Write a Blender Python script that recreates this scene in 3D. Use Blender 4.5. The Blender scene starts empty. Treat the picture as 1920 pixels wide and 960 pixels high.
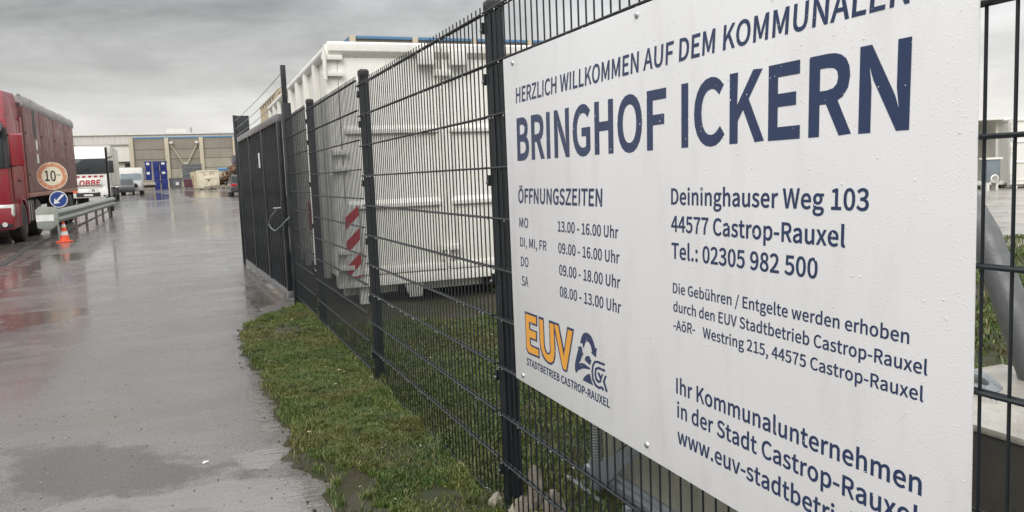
import bpy, bmesh, math, random, json
import numpy as np
from mathutils import Vector, Matrix
from mathutils import noise as mnoise
random.seed(7); np.random.seed(7)
R = math.radians
scene = bpy.context.scene
col = scene.collection

# ------------------------------------------------------------------ camera
FPX = 1522.77                       # focal length of the 1920 px wide photograph, in pixels
CAM = Vector((-1.1444, 0.0, 1.4015))
CR = Vector((0.9260817, -0.3752300, -0.0396874))
CU = Vector((0.0742056, 0.0779888, 0.9941888))
CF = Vector((0.3699543, 0.9236450, -0.1000682))
cd = bpy.data.cameras.new('camera'); cam = bpy.data.objects.new('camera', cd); col.objects.link(cam)
cd.sensor_width = 36.0; cd.lens = FPX * 36.0 / 1920.0; cd.clip_start = 0.05; cd.clip_end = 3000
M = Matrix((CR, CU, -CF)).transposed().to_4x4(); M.translation = CAM; cam.matrix_world = M
scene.camera = cam
scene.render.resolution_x = 1024; scene.render.resolution_y = 512
scene.view_settings.view_transform = 'Standard'; scene.view_settings.look = 'None'
scene.view_settings.gamma = 1.0; scene.view_settings.exposure = 0.24
scene.view_settings.use_curve_mapping = False

# ------------------------------------------------------------------ sky and sun (overcast)
SUN_EL, SUN_AZ = R(38), R(212)      # azimuth clockwise from +Y: soft light from behind-left of the viewer
world = bpy.data.worlds.new("World"); scene.world = world; world.use_nodes = True
nt = world.node_tree; N = nt.nodes; L = nt.links
for n in list(N): N.remove(n)
wo = N.new('ShaderNodeOutputWorld'); bg = N.new('ShaderNodeBackground'); bg.inputs['Strength'].default_value = 0.1
L.new(bg.outputs[0], wo.inputs[0])
sky = N.new('ShaderNodeTexSky'); sky.sky_type = 'NISHITA'; sky.sun_disc = False
sky.sun_elevation = SUN_EL; sky.sun_rotation = SUN_AZ; sky.air_density = 1.5; sky.dust_density = 4
tc = N.new('ShaderNodeTexCoord'); sep = N.new('ShaderNodeSeparateXYZ'); L.new(tc.outputs['Generated'], sep.inputs[0])
def wmath(op, a, b=None, c=None, clamp=False):
    m = N.new('ShaderNodeMath'); m.operation = op; m.use_clamp = clamp
    for i, v in enumerate((a, b, c)):
        if v is None: continue
        if isinstance(v, (int, float)): m.inputs[i].default_value = v
        else: L.new(v, m.inputs[i])
    return m.outputs[0]
zc = wmath('MAXIMUM', sep.outputs[2], 0.0)
den = wmath('ADD', zc, 0.16)
cx = wmath('DIVIDE', sep.outputs[0], den); cy = wmath('DIVIDE', sep.outputs[1], den)
cmb = N.new('ShaderNodeCombineXYZ'); L.new(cx, cmb.inputs[0]); L.new(cy, cmb.inputs[1])
def wnoise(scale, detail, rough, off):
    mp = N.new('ShaderNodeMapping'); mp.inputs['Location'].default_value = off; L.new(cmb.outputs[0], mp.inputs['Vector'])
    n = N.new('ShaderNodeTexNoise'); n.inputs['Scale'].default_value = scale; n.inputs['Detail'].default_value = detail
    n.inputs['Roughness'].default_value = rough; n.inputs['Distortion'].default_value = 0.25
    L.new(mp.outputs[0], n.inputs['Vector']); return n.outputs['Fac']
n1 = wnoise(0.8, 5, 0.55, (3.1, 1.7, 0)); n2 = wnoise(2.1, 6, 0.6, (8.2, 4.4, 2))
cl = wmath('ADD', wmath('MULTIPLY', wmath('SUBTRACT', n1, 0.5), 3.2), wmath('MULTIPLY', wmath('SUBTRACT', n2, 0.5), 1.7))
# pale near the horizon, greyer higher up, brighter again to the right
grad = N.new('ShaderNodeValToRGB'); L.new(zc, grad.inputs[0])
e = grad.color_ramp.elements
e[0].position = 0.0; e[0].color = (0.82, 0.80, 0.755, 1)
e[1].position = 1.0; e[1].color = (1.75, 1.76, 1.78, 1)
for pos, c in ((0.05, (0.70, 0.688, 0.66, 1)), (0.11, (0.56, 0.556, 0.547, 1)), (0.2, (0.49, 0.492, 0.497, 1)), (0.45, (1.15, 1.155, 1.17, 1))):
    k = grad.color_ramp.elements.new(pos); k.color = c
amt = wmath('MULTIPLY', cl, wmath('MULTIPLY_ADD', wmath('MINIMUM', wmath('MULTIPLY', zc, 5.5), 1.0), 0.46, 0.08))
az = wmath('MULTIPLY', wmath('MAXIMUM', wmath('SUBTRACT', sep.outputs[0], 0.1), 0.0), 0.28)
mul = wmath('ADD', wmath('ADD', 1.0, amt), az)
vm = N.new('ShaderNodeVectorMath'); vm.operation = 'SCALE'; L.new(grad.outputs[0], vm.inputs[0]); L.new(wmath('MULTIPLY', mul, 10.0), vm.inputs['Scale'])
mx = N.new('ShaderNodeMix'); mx.data_type = 'RGBA'; mx.inputs[0].default_value = 0.94
L.new(sky.outputs[0], mx.inputs[6]); L.new(vm.outputs[0], mx.inputs[7]); L.new(mx.outputs[2], bg.inputs[0])
sd = bpy.data.lights.new('sun', 'SUN'); sd.energy = 1.5; sd.angle = R(35); sd.color = (1.0, 0.975, 0.93)
sun = bpy.data.objects.new('sun', sd); col.objects.link(sun)
sdir = Vector((math.sin(SUN_AZ) * math.cos(SUN_EL), math.cos(SUN_AZ) * math.cos(SUN_EL), math.sin(SUN_EL)))
sun.rotation_euler = sdir.to_track_quat('Z', 'Y').to_euler()

# ------------------------------------------------------------------ survey helpers (photo pixel -> point on a known surface)
def ray(x, y): return CF + CR * ((x - 960) / FPX) - CU * ((y - 480) / FPX)
def at(x, y, d): return CAM + ray(x, y) * d
def onx(x, y, X): r = ray(x, y); return CAM + r * ((X - CAM.x) / r.x)
def ony(x, y, Y): r = ray(x, y); return CAM + r * ((Y - CAM.y) / r.y)
def onz(x, y, Z=0): r = ray(x, y); return CAM + r * ((Z - CAM.z) / r.z)
def gz(y): return 0.0125 * max(0.0, min(y, 400) - 12.0)
def ong(x, y):
    p = onz(x, y, 0); r = ray(x, y)
    if p.y < 0 or p.y > 12: p = CAM + r * ((CAM.z + 0.15) / (0.0125 * r.y - r.z))
    return p

# ------------------------------------------------------------------ materials
MATS = {}
class NB:
    def __init__(s, name):
        s.m = bpy.data.materials.new(name); s.m.use_nodes = True; s.t = s.m.node_tree; s.N = s.t.nodes; s.L = s.t.links
        s.b = s.N['Principled BSDF']; s.tc = s.N.new('ShaderNodeTexCoord'); s.obj = s.tc.outputs['Object']
        g = s.N.new('ShaderNodeNewGeometry'); s.pos = g.outputs['Position']; s.geo = g
    def lk(s, v, sock):
        if v is None: return
        if isinstance(v, (int, float)):
            sock.default_value = v if not hasattr(sock.default_value, '__len__') else (v, v, v, 1)
        elif isinstance(v, (tuple, list)): sock.default_value = tuple(v) + ((1,) if len(sock.default_value) == 4 and len(v) == 3 else ())
        else: s.L.new(v, sock)
    def mp(s, v, sc=(1, 1, 1), loc=(0, 0, 0)):
        m = s.N.new('ShaderNodeMapping'); m.inputs['Scale'].default_value = sc; m.inputs['Location'].default_value = loc; s.L.new(v, m.inputs[0]); return m.outputs[0]
    def noise(s, v, sc, det=4, ro=0.55, dist=0.0):
        n = s.N.new('ShaderNodeTexNoise'); s.L.new(v, n.inputs['Vector']); n.inputs['Scale'].default_value = sc
        n.inputs['Detail'].default_value = det; n.inputs['Roughness'].default_value = ro; n.inputs['Distortion'].default_value = dist; return n.outputs['Fac']
    def vor(s, v, sc, feat='F1', rnd=1.0):
        n = s.N.new('ShaderNodeTexVoronoi'); s.L.new(v, n.inputs['Vector']); n.inputs['Scale'].default_value = sc; n.feature = feat
        n.inputs['Randomness'].default_value = rnd; return n.outputs['Distance']
    def math(s, op, a, b=None, c=None, clamp=False):
        m = s.N.new('ShaderNodeMath'); m.operation = op; m.use_clamp = clamp
        for i, v in enumerate((a, b, c)): s.lk(v, m.inputs[i])
        return m.outputs[0]
    def ramp(s, f, a, b, va=0.0, vb=1.0):
        m = s.N.new('ShaderNodeMapRange'); s.lk(f, m.inputs[0]); m.interpolation_type = 'SMOOTHSTEP'
        for i, v in zip((1, 2, 3, 4), (a, b, va, vb)): m.inputs[i].default_value = v
        return m.outputs[0]
    def mix(s, f, a, b):
        m = s.N.new('ShaderNodeMix'); m.data_type = 'RGBA'; s.lk(f, m.inputs[0]); s.lk(a, m.inputs[6]); s.lk(b, m.inputs[7]); return m.outputs[2]
    def attr(s, n):
        a = s.N.new('ShaderNodeAttribute'); a.attribute_name = n; return a.outputs['Fac']
    def bump(s, h, st=0.3, dist=0.01):
        b = s.N.new('ShaderNodeBump'); b.inputs['Strength'].default_value = st; b.inputs['Distance'].default_value = dist; s.L.new(h, b.inputs['Height']); s.L.new(b.outputs[0], s.b.inputs['Normal'])
    def set(s, col=None, rough=None, metal=None, spec=None, coat=None):
        s.lk(col, s.b.inputs['Base Color']); s.lk(rough, s.b.inputs['Roughness']); s.lk(metal, s.b.inputs['Metallic'])
        s.lk(spec, s.b.inputs['Specular IOR Level']); s.lk(coat, s.b.inputs['Coat Weight']); return s.m
def paint(name, c, dirt=(0.2, 0.18, 0.15), amount=0.35, rough=0.35, metal=0.0, scale=2.0, streak=True, bump=0.05, coat=0.0):
    """painted or coated surface with blotchy colour, streaks of dirt and fine relief"""
    if name in MATS: return MATS[name]
    b = NB(name)
    n = b.noise(b.obj, scale, 6, 0.65); st = b.noise(b.mp(b.obj, (6, 6, 0.5) if streak else (3, 3, 3)), scale * 1.3, 5, 0.6)
    f = b.math('MULTIPLY', b.ramp(b.math('MULTIPLY', n, st), 0.2, 0.42), amount)
    fine = b.noise(b.obj, scale * 30, 3, 0.6)
    c2 = tuple(x * 0.93 for x in c)
    b.set(b.mix(f, b.mix(b.ramp(fine, 0.35, 0.65), c, c2), dirt), b.ramp(st, 0.3, 0.7, rough * 0.75, min(1, rough * 1.35)), metal, None, coat)
    if bump: b.bump(fine, bump, 0.004)
    MATS[name] = b.m; return b.m
def rusty(name, c, lo=0.5, hi=0.62):
    if name in MATS: return MATS[name]
    b = NB(name); n = b.noise(b.obj, 1.6, 8, 0.7, 0.4); st = b.noise(b.mp(b.obj, (5, 5, 0.7)), 1.2, 6, 0.65)
    f = b.ramp(b.math('ADD', b.math('MULTIPLY', n, 0.6), b.math('MULTIPLY', st, 0.4)), lo, hi)
    rust = b.mix(b.noise(b.obj, 9, 4), (0.10, 0.035, 0.015), (0.32, 0.13, 0.05))
    b.set(b.mix(f, c, rust), b.math('MULTIPLY_ADD', f, 0.4, 0.45)); b.bump(n, 0.2, 0.01); MATS[name] = b.m; return b.m
def concrete(name, c1, c2, sc=1.0, rough=0.75, bump=0.3, wet=0.0, spots=False):
    if name in MATS: return MATS[name]
    b = NB(name); n = b.noise(b.pos, 0.9 * sc, 8, 0.65, 0.2); st = b.noise(b.mp(b.pos, (1, 1, 0.35)), 2.3 * sc, 6, 0.7); fine = b.noise(b.pos, 60 * sc, 4, 0.7)
    c = b.mix(b.ramp(b.math('ADD', b.math('MULTIPLY', n, 0.5), b.math('MULTIPLY', st, 0.5)), 0.38, 0.62), c1, c2)
    c = b.mix(b.math('MULTIPLY', b.ramp(fine, 0.45, 0.75), 0.25), c, tuple(x * 0.55 for x in c2))
    if spots:
        sp = b.ramp(b.math('ADD', b.vor(b.pos, 28), b.math('MULTIPLY', b.noise(b.pos, 12, 3), 0.5)), 0.3, 0.42, 1, 0)
        c = b.mix(b.math('MULTIPLY', sp, 0.7), c, (0.05, 0.05, 0.045))
    b.set(c, b.ramp(n, 0.35, 0.65, max(0.05, rough - wet), rough)); b.bump(fine, bump, 0.004); MATS[name] = b.m; return b.m

ANTH = paint('anthracite_coating', (0.006, 0.010, 0.013), (0.022, 0.026, 0.027), 0.3, 0.42, 0, 8, True, 0.05)
ANTH2 = paint('gate_coating', (0.013, 0.017, 0.021), (0.06, 0.062, 0.06), 0.4, 0.33, 0.0, 5, True, 0.05)
GALV = paint('galvanised_steel', (0.27, 0.30, 0.32), (0.13, 0.14, 0.14), 0.7, 0.5, 0.35, 9, False, 0.15)
GALV2 = paint('weathered_galvanised', (0.30, 0.32, 0.30), (0.12, 0.13, 0.11), 0.6, 0.5, 0.4, 4, False, 0.15)
STEEL = paint('bare_steel', (0.55, 0.56, 0.56), (0.3, 0.3, 0.3), 0.3, 0.25, 0.9, 9, False, 0.05)
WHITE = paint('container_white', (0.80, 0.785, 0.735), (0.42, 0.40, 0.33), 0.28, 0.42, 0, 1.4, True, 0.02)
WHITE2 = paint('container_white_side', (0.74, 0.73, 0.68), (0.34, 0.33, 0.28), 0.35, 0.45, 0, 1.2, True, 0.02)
BLACKP = paint('black_plastic', (0.02, 0.02, 0.021), (0.06, 0.055, 0.05), 0.4, 0.5, 0, 5, False, 0.1)
UNDER = paint('dirty_chassis', (0.02, 0.019, 0.018), (0.055, 0.047, 0.04), 0.6, 0.8, 0, 4, False, 0.2)
TYRE = paint('tyre_rubber', (0.022, 0.021, 0.02), (0.10, 0.088, 0.075), 0.8, 0.8, 0, 5, False, 0.3)
RIM = paint('wheel_rim', (0.22, 0.21, 0.2), (0.07, 0.06, 0.05), 0.8, 0.5, 0.5, 8, False, 0.2)
RED = paint('truck_red', (0.23, 0.010, 0.020), (0.12, 0.045, 0.04), 0.5, 0.38, 0, 1.5, True, 0.02, 0.12)
TRED = paint('trailer_dusty_red', (0.165, 0.058, 0.056), (0.115, 0.075, 0.068), 0.75, 0.45, 0, 0.6, False, 0.05)
TWHITE = paint('truck_white', (0.78, 0.77, 0.73), (0.35, 0.33, 0.29), 0.35, 0.3, 0, 1.5, True, 0.02, 0.4)
TARP = paint('grey_tarpaulin', (0.36, 0.35, 0.34), (0.13, 0.13, 0.13), 0.8, 0.5, 0, 3, False, 0.5)
TAN = paint('tan_container', (0.47, 0.40, 0.28), (0.25, 0.2, 0.13), 0.6, 0.5, 0, 2, True, 0.1)
BLUE = paint('bin_blue', (0.012, 0.03, 0.19), (0.05, 0.06, 0.12), 0.4, 0.4, 0, 2)
FASCIA = paint('fascia_blue', (0.08, 0.2, 0.36), (0.12, 0.18, 0.24), 0.4, 0.4, 0, 1)
PILLAR = paint('concrete_pillar_cream', (0.52, 0.46, 0.34), (0.36, 0.32, 0.25), 0.6, 0.75, 0, 1)
ORANGE = paint('cone_orange', (0.85, 0.10, 0.03), (0.4, 0.1, 0.05), 0.3, 0.4, 0, 8)
PLATE_O = paint('orange_plate', (0.8, 0.13, 0.03), (0.4, 0.15, 0.06), 0.2, 0.4, 0, 4)
REFLW = paint('reflective_white', (0.72, 0.72, 0.70), (0.45, 0.43, 0.40), 0.4, 0.4, 0, 8)
REDST = paint('hazard_red', (0.45, 0.018, 0.03), (0.3, 0.05, 0.05), 0.3, 0.4, 0, 8)
NAVY = paint('lettering_navy', (0.016, 0.034, 0.10), (0.03, 0.048, 0.115), 0.25, 0.3, 0, 6, False, 0)
YELL = paint('lettering_orange', (0.80, 0.36, 0.035), (0.7, 0.33, 0.05), 0.3, 0.3, 0, 6, False, 0)
BLK = paint('sign_black', (0.015, 0.015, 0.015), (0.05, 0.05, 0.05), 0.3, 0.5, 0, 6)
RINGO = paint('faded_red_ring', (0.52, 0.20, 0.10), (0.68, 0.52, 0.38), 0.9, 0.5, 0, 9, False)
SIGNCREAM = paint('aged_sign_white', (0.72, 0.66, 0.52), (0.5, 0.42, 0.28), 0.5, 0.45, 0, 6)
SIGNBLUE = paint('sign_blue', (0.012, 0.045, 0.22), (0.05, 0.08, 0.2), 0.3, 0.35, 0, 6)
CARGREY = paint('car_dark_grey', (0.025, 0.027, 0.03), (0.06, 0.06, 0.058), 0.4, 0.2, 0, 3, True, 0, 0.6)
CARSIL = paint('car_silver', (0.42, 0.42, 0.41), (0.2, 0.2, 0.19), 0.4, 0.3, 0.3, 3)
FARWHITE = paint('hall_white_sheet', (0.72, 0.71, 0.66), (0.55, 0.53, 0.47), 0.4, 0.6, 0, 0.4)
FARCREAM = paint('hall_cream_sheet', (0.60, 0.58, 0.53), (0.5, 0.48, 0.43), 0.4, 0.6, 0, 0.3)
LAMPY = paint('lamp_lens', (0.6, 0.6, 0.58), (0.3, 0.3, 0.3), 0.3, 0.12, 0.2, 9)
TAILRED = paint('tail_lamp_red', (0.5, 0.015, 0.02), (0.3, 0.02, 0.02), 0.2, 0.15, 0, 9)
PURPLE = rusty('faded_maroon_steel', (0.12, 0.04, 0.07), 0.5, 0.66)
RUSTW = rusty('rust_streaked_white', (0.66, 0.61, 0.47), 0.52, 0.64)
RUST2 = rusty('rust_streaked_tan', (0.46, 0.40, 0.27), 0.5, 0.64)
SCRAPM = rusty('scrap_metal', (0.09, 0.075, 0.06), 0.42, 0.58)
GREYSK = paint('grey_skip_paint', (0.17, 0.17, 0.19), (0.08, 0.08, 0.08), 0.5, 0.5, 0, 2)
PIPE = paint('grey_mast_tube', (0.115, 0.12, 0.12), (0.08, 0.08, 0.08), 0.5, 0.42, 0.2, 5, False, 0.3)
CONC = concrete('ballast_concrete', (0.42, 0.41, 0.34), (0.27, 0.265, 0.21), 2.0, 0.8, 0.25, 0.1, True)
CONCTOP = concrete('wet_lit_ballast_top', (0.50, 0.48, 0.42), (0.28, 0.26, 0.22), 2.5, 0.5, 0.1, 0.42)  # wet top face, with the light falling on it mixed into the colour
CONCDK = concrete('ballast_shaded_side', (0.075, 0.072, 0.058), (0.05, 0.048, 0.04), 2.5, 0.7, 0.3, 0.1)  # same concrete, darkened in its colour to stand for the shaded side
STONE = concrete('rubble_stone', (0.36, 0.32, 0.26), (0.15, 0.13, 0.10), 9.0, 0.8, 0.8)
PANELS = [concrete('panel_%s' % n, a, c, 0.6, 0.85, 0.2) for n, a, c in (
    ('grey', (0.27, 0.24, 0.20), (0.235, 0.21, 0.175)), ('brown', (0.285, 0.25, 0.205), (0.24, 0.215, 0.18)),
    ('mid', (0.30, 0.27, 0.22), (0.25, 0.225, 0.185)), ('pale', (0.37, 0.335, 0.265), (0.31, 0.285, 0.225)))]
def glass(name, c, r=0.08):
    if name in MATS: return MATS[name]
    b = NB(name); n = b.noise(b.obj, 3, 3); b.set(b.mix(n, c, tuple(x * 1.6 + 0.01 for x in c)), r, 0.0, 0.3, 0.0); MATS[name] = b.m; return b.m
GLASS = glass('dark_window_glass', (0.018, 0.022, 0.024)); GLASS2 = glass('pale_window_glass', (0.10, 0.12, 0.13))
def mirrorish(): 
    b = NB('mirror_glass'); b.set(b.mix(b.noise(b.obj, 4, 2), (0.3, 0.32, 0.3), (0.4, 0.42, 0.4)), 0.1, 0.8); return b.m
MIRR = mirrorish()
def lamp_on():
    b = NB('headlamp_lit'); b.set((0.9, 0.85, 0.75), 0.2); b.b.inputs['Emission Color'].default_value = (1, 0.86, 0.66, 1); b.b.inputs['Emission Strength'].default_value = 1.6; return b.m
LIT = lamp_on()
def sign_mat():
    b = NB('sign_white_sheet'); n = b.noise(b.pos, 1.3, 5); d = b.noise(b.mp(b.pos, (3, 3, 0.8)), 4, 5)
    c = b.mix(b.ramp(n, 0.3, 0.7), (0.75, 0.75, 0.755), (0.71, 0.71, 0.71)); c = b.mix(b.math('MULTIPLY', b.ramp(d, 0.48, 0.75), 0.25), c, (0.50, 0.49, 0.46))
    drops = b.ramp(b.vor(b.pos, 120), 0.0, 0.3, 1, 0)
    b.set(c, 0.3); b.bump(drops, 0.25, 0.002); return b.m
SIGNW = sign_mat()
def drop_mat():
    b = NB('rain_water'); b.set(b.mix(b.noise(b.pos, 200, 1), (0.80, 0.80, 0.81), (0.70, 0.70, 0.72)), 0.04, 0, 0.6); return b.m
DROP = drop_mat()

# ------------------------------------------------------------------ mesh helpers
class MB:
    def __init__(s): s.v = []; s.f = []; s.mi = []
    def add(s, vs, fs, M=None, m=0):
        o = len(s.v)
        for v in vs:
            v = Vector(v)
            s.v.append(M @ v if M is not None else v)
        for f in fs: s.f.append([i + o for i in f]); s.mi.append(m)
        return s
    def box(s, c, d, M=None, m=0):
        x, y, z = c; a, b_, h = d[0] / 2, d[1] / 2, d[2] / 2
        vs = [(x + i * a, y + j * b_, z + k * h) for k in (-1, 1) for j in (-1, 1) for i in (-1, 1)]
        return s.add(vs, [(0, 2, 3, 1), (4, 5, 7, 6), (0, 1, 5, 4), (2, 6, 7, 3), (0, 4, 6, 2), (1, 3, 7, 5)], M, m)
    def bb(s, x0, x1, y0, y1, z0, z1, M=None, m=0): return s.box(((x0 + x1) / 2, (y0 + y1) / 2, (z0 + z1) / 2), (abs(x1 - x0), abs(y1 - y0), abs(z1 - z0)), M, m)
    def bar(s, p, q, w, h, up=(0, 0, 1)):
        p, q = Vector(p), Vector(q); d = q - p; l = d.length; d.normalize(); up = Vector(up)
        if abs(d.dot(up)) > 0.99: up = Vector((0, 1, 0)) if abs(d.y) < 0.9 else Vector((1, 0, 0))
        x = d.cross(up).normalized(); z = x.cross(d)
        M = Matrix((x, d, z)).transposed().to_4x4(); M.translation = (p + q) / 2
        return s.box((0, 0, 0), (w, l, h), M)
    def cyl(s, p, q, r, n=12, r2=None, caps=True):
        p, q = Vector(p), Vector(q); d = (q - p).normalized(); a = d.orthogonal().normalized(); b_ = d.cross(a); r2 = r if r2 is None else r2
        vs = [p + (a * math.cos(t) + b_ * math.sin(t)) * r for t in [2 * math.pi * i / n for i in range(n)]] + [q + (a * math.cos(t) + b_ * math.sin(t)) * r2 for t in [2 * math.pi * i / n for i in range(n)]]
        fs = [(i, (i + 1) % n, n + (i + 1) % n, n + i) for i in range(n)]
        if caps: fs += [list(range(n))[::-1], list(range(n, 2 * n))]
        return s.add(vs, fs)
    def tube(s, pts, r, n=8):
        for a, b_ in zip(pts[:-1], pts[1:]): s.cyl(a, b_, r, n)
        return s
    def rings(s, rs, closed=True, caps=True):
        n = len(rs[0]); vs = [v for r_ in rs for v in r_]; fs = []
        for k in range(len(rs) - 1):
            for i in range(n if closed else n - 1):
                j = (i + 1) % n; fs.append((k * n + i, k * n + j, (k + 1) * n + j, (k + 1) * n + i))
        if caps: fs += [list(range(n))[::-1], [(len(rs) - 1) * n + i for i in range(n)]]
        return s.add(vs, fs)
    def prism(s, prof, x0, x1, axis='x', taper=None):
        """outline extruded along an axis; prof in the other two axes"""
        def P(a, u, v): return {'x': (a, u, v), 'y': (u, a, v), 'z': (u, v, a)}[axis]
        n = len(prof); t = taper or (lambda u, v, a: (a, u, v))
        vs = [P(*t(u, v, x0)) for u, v in prof] + [P(*t(u, v, x1)) for u, v in prof]
        fs = [(i, (i + 1) % n, n + (i + 1) % n, n + i) for i in range(n)] + [list(range(n))[::-1], list(range(n, 2 * n))]
        return s.add(vs, fs)
    def lathe(s, prof, c=(0, 0, 0), axis='x', n=20):
        rs = []
        for r, h in prof:
            ring = []
            for i in range(n):
                t = 2 * math.pi * i / n; a, b_ = r * math.cos(t), r * math.sin(t)
                v = {'x': (h, a, b_), 'y': (a, h, b_), 'z': (a, b_, h)}[axis]; ring.append(Vector(v) + Vector(c))
            rs.append(ring)
        return s.rings(rs)
    def mesh(s, name, mats, bevel=0, smooth=False, seg=2):
        me = bpy.data.meshes.new(name); me.from_pydata([tuple(v) for v in s.v], [], s.f)
        mats = mats if isinstance(mats, (list, tuple)) else [mats]
        for m in mats: me.materials.append(m)
        if len(mats) > 1: me.polygons.foreach_set('material_index', s.mi)
        bm = bmesh.new(); bm.from_mesh(me); bmesh.ops.recalc_face_normals(bm, faces=bm.faces)
        if bevel:
            es = [e_ for e_ in bm.edges if len(e_.link_faces) == 2 and e_.calc_face_angle(0) > 0.5]
            bmesh.ops.bevel(bm, geom=es, offset=bevel, segments=seg, affect='EDGES', profile=0.6, clamp_overlap=True)
        if smooth or bevel:
            for f in bm.faces: f.smooth = True
            for e_ in bm.edges:
                if len(e_.link_faces) == 2 and e_.calc_face_angle(0) > R(38): e_.smooth = False
        bm.to_mesh(me); bm.free(); return me
def link(name, me, parent=None, loc=None, rot=None):
    o = bpy.data.objects.new(name, me); col.objects.link(o)
    if parent: o.parent = parent
    if loc is not None: o.location = loc
    if rot is not None: o.rotation_euler = rot
    return o
def part(name, mb, mat, parent=None, bevel=0, smooth=False, label=None, loc=None, rot=None):
    o = link(name, mb.mesh(name, mat, bevel, smooth), parent, loc, rot)
    if label: o['label'] = label
    return o
def thing(name, label, cat, loc=(0, 0, 0), rz=0, group=None):
    o = bpy.data.objects.new(name, None); col.objects.link(o); o.empty_display_size = 0.2
    o.location = loc; o.rotation_euler = (0, 0, rz); o['label'] = label; o['category'] = cat
    if group: o['group'] = group
    return o
def tag(o, label=None, cat=None, group=None, kind=None):
    for k, v in (('label', label), ('category', cat), ('group', group), ('kind', kind)):
        if v: o[k] = v
    return o
def copy_tree(o, parent=None):
    c = o.copy(); col.objects.link(c); c.parent = parent
    for ch in list(o.children): copy_tree(ch, c)
    return c

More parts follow.
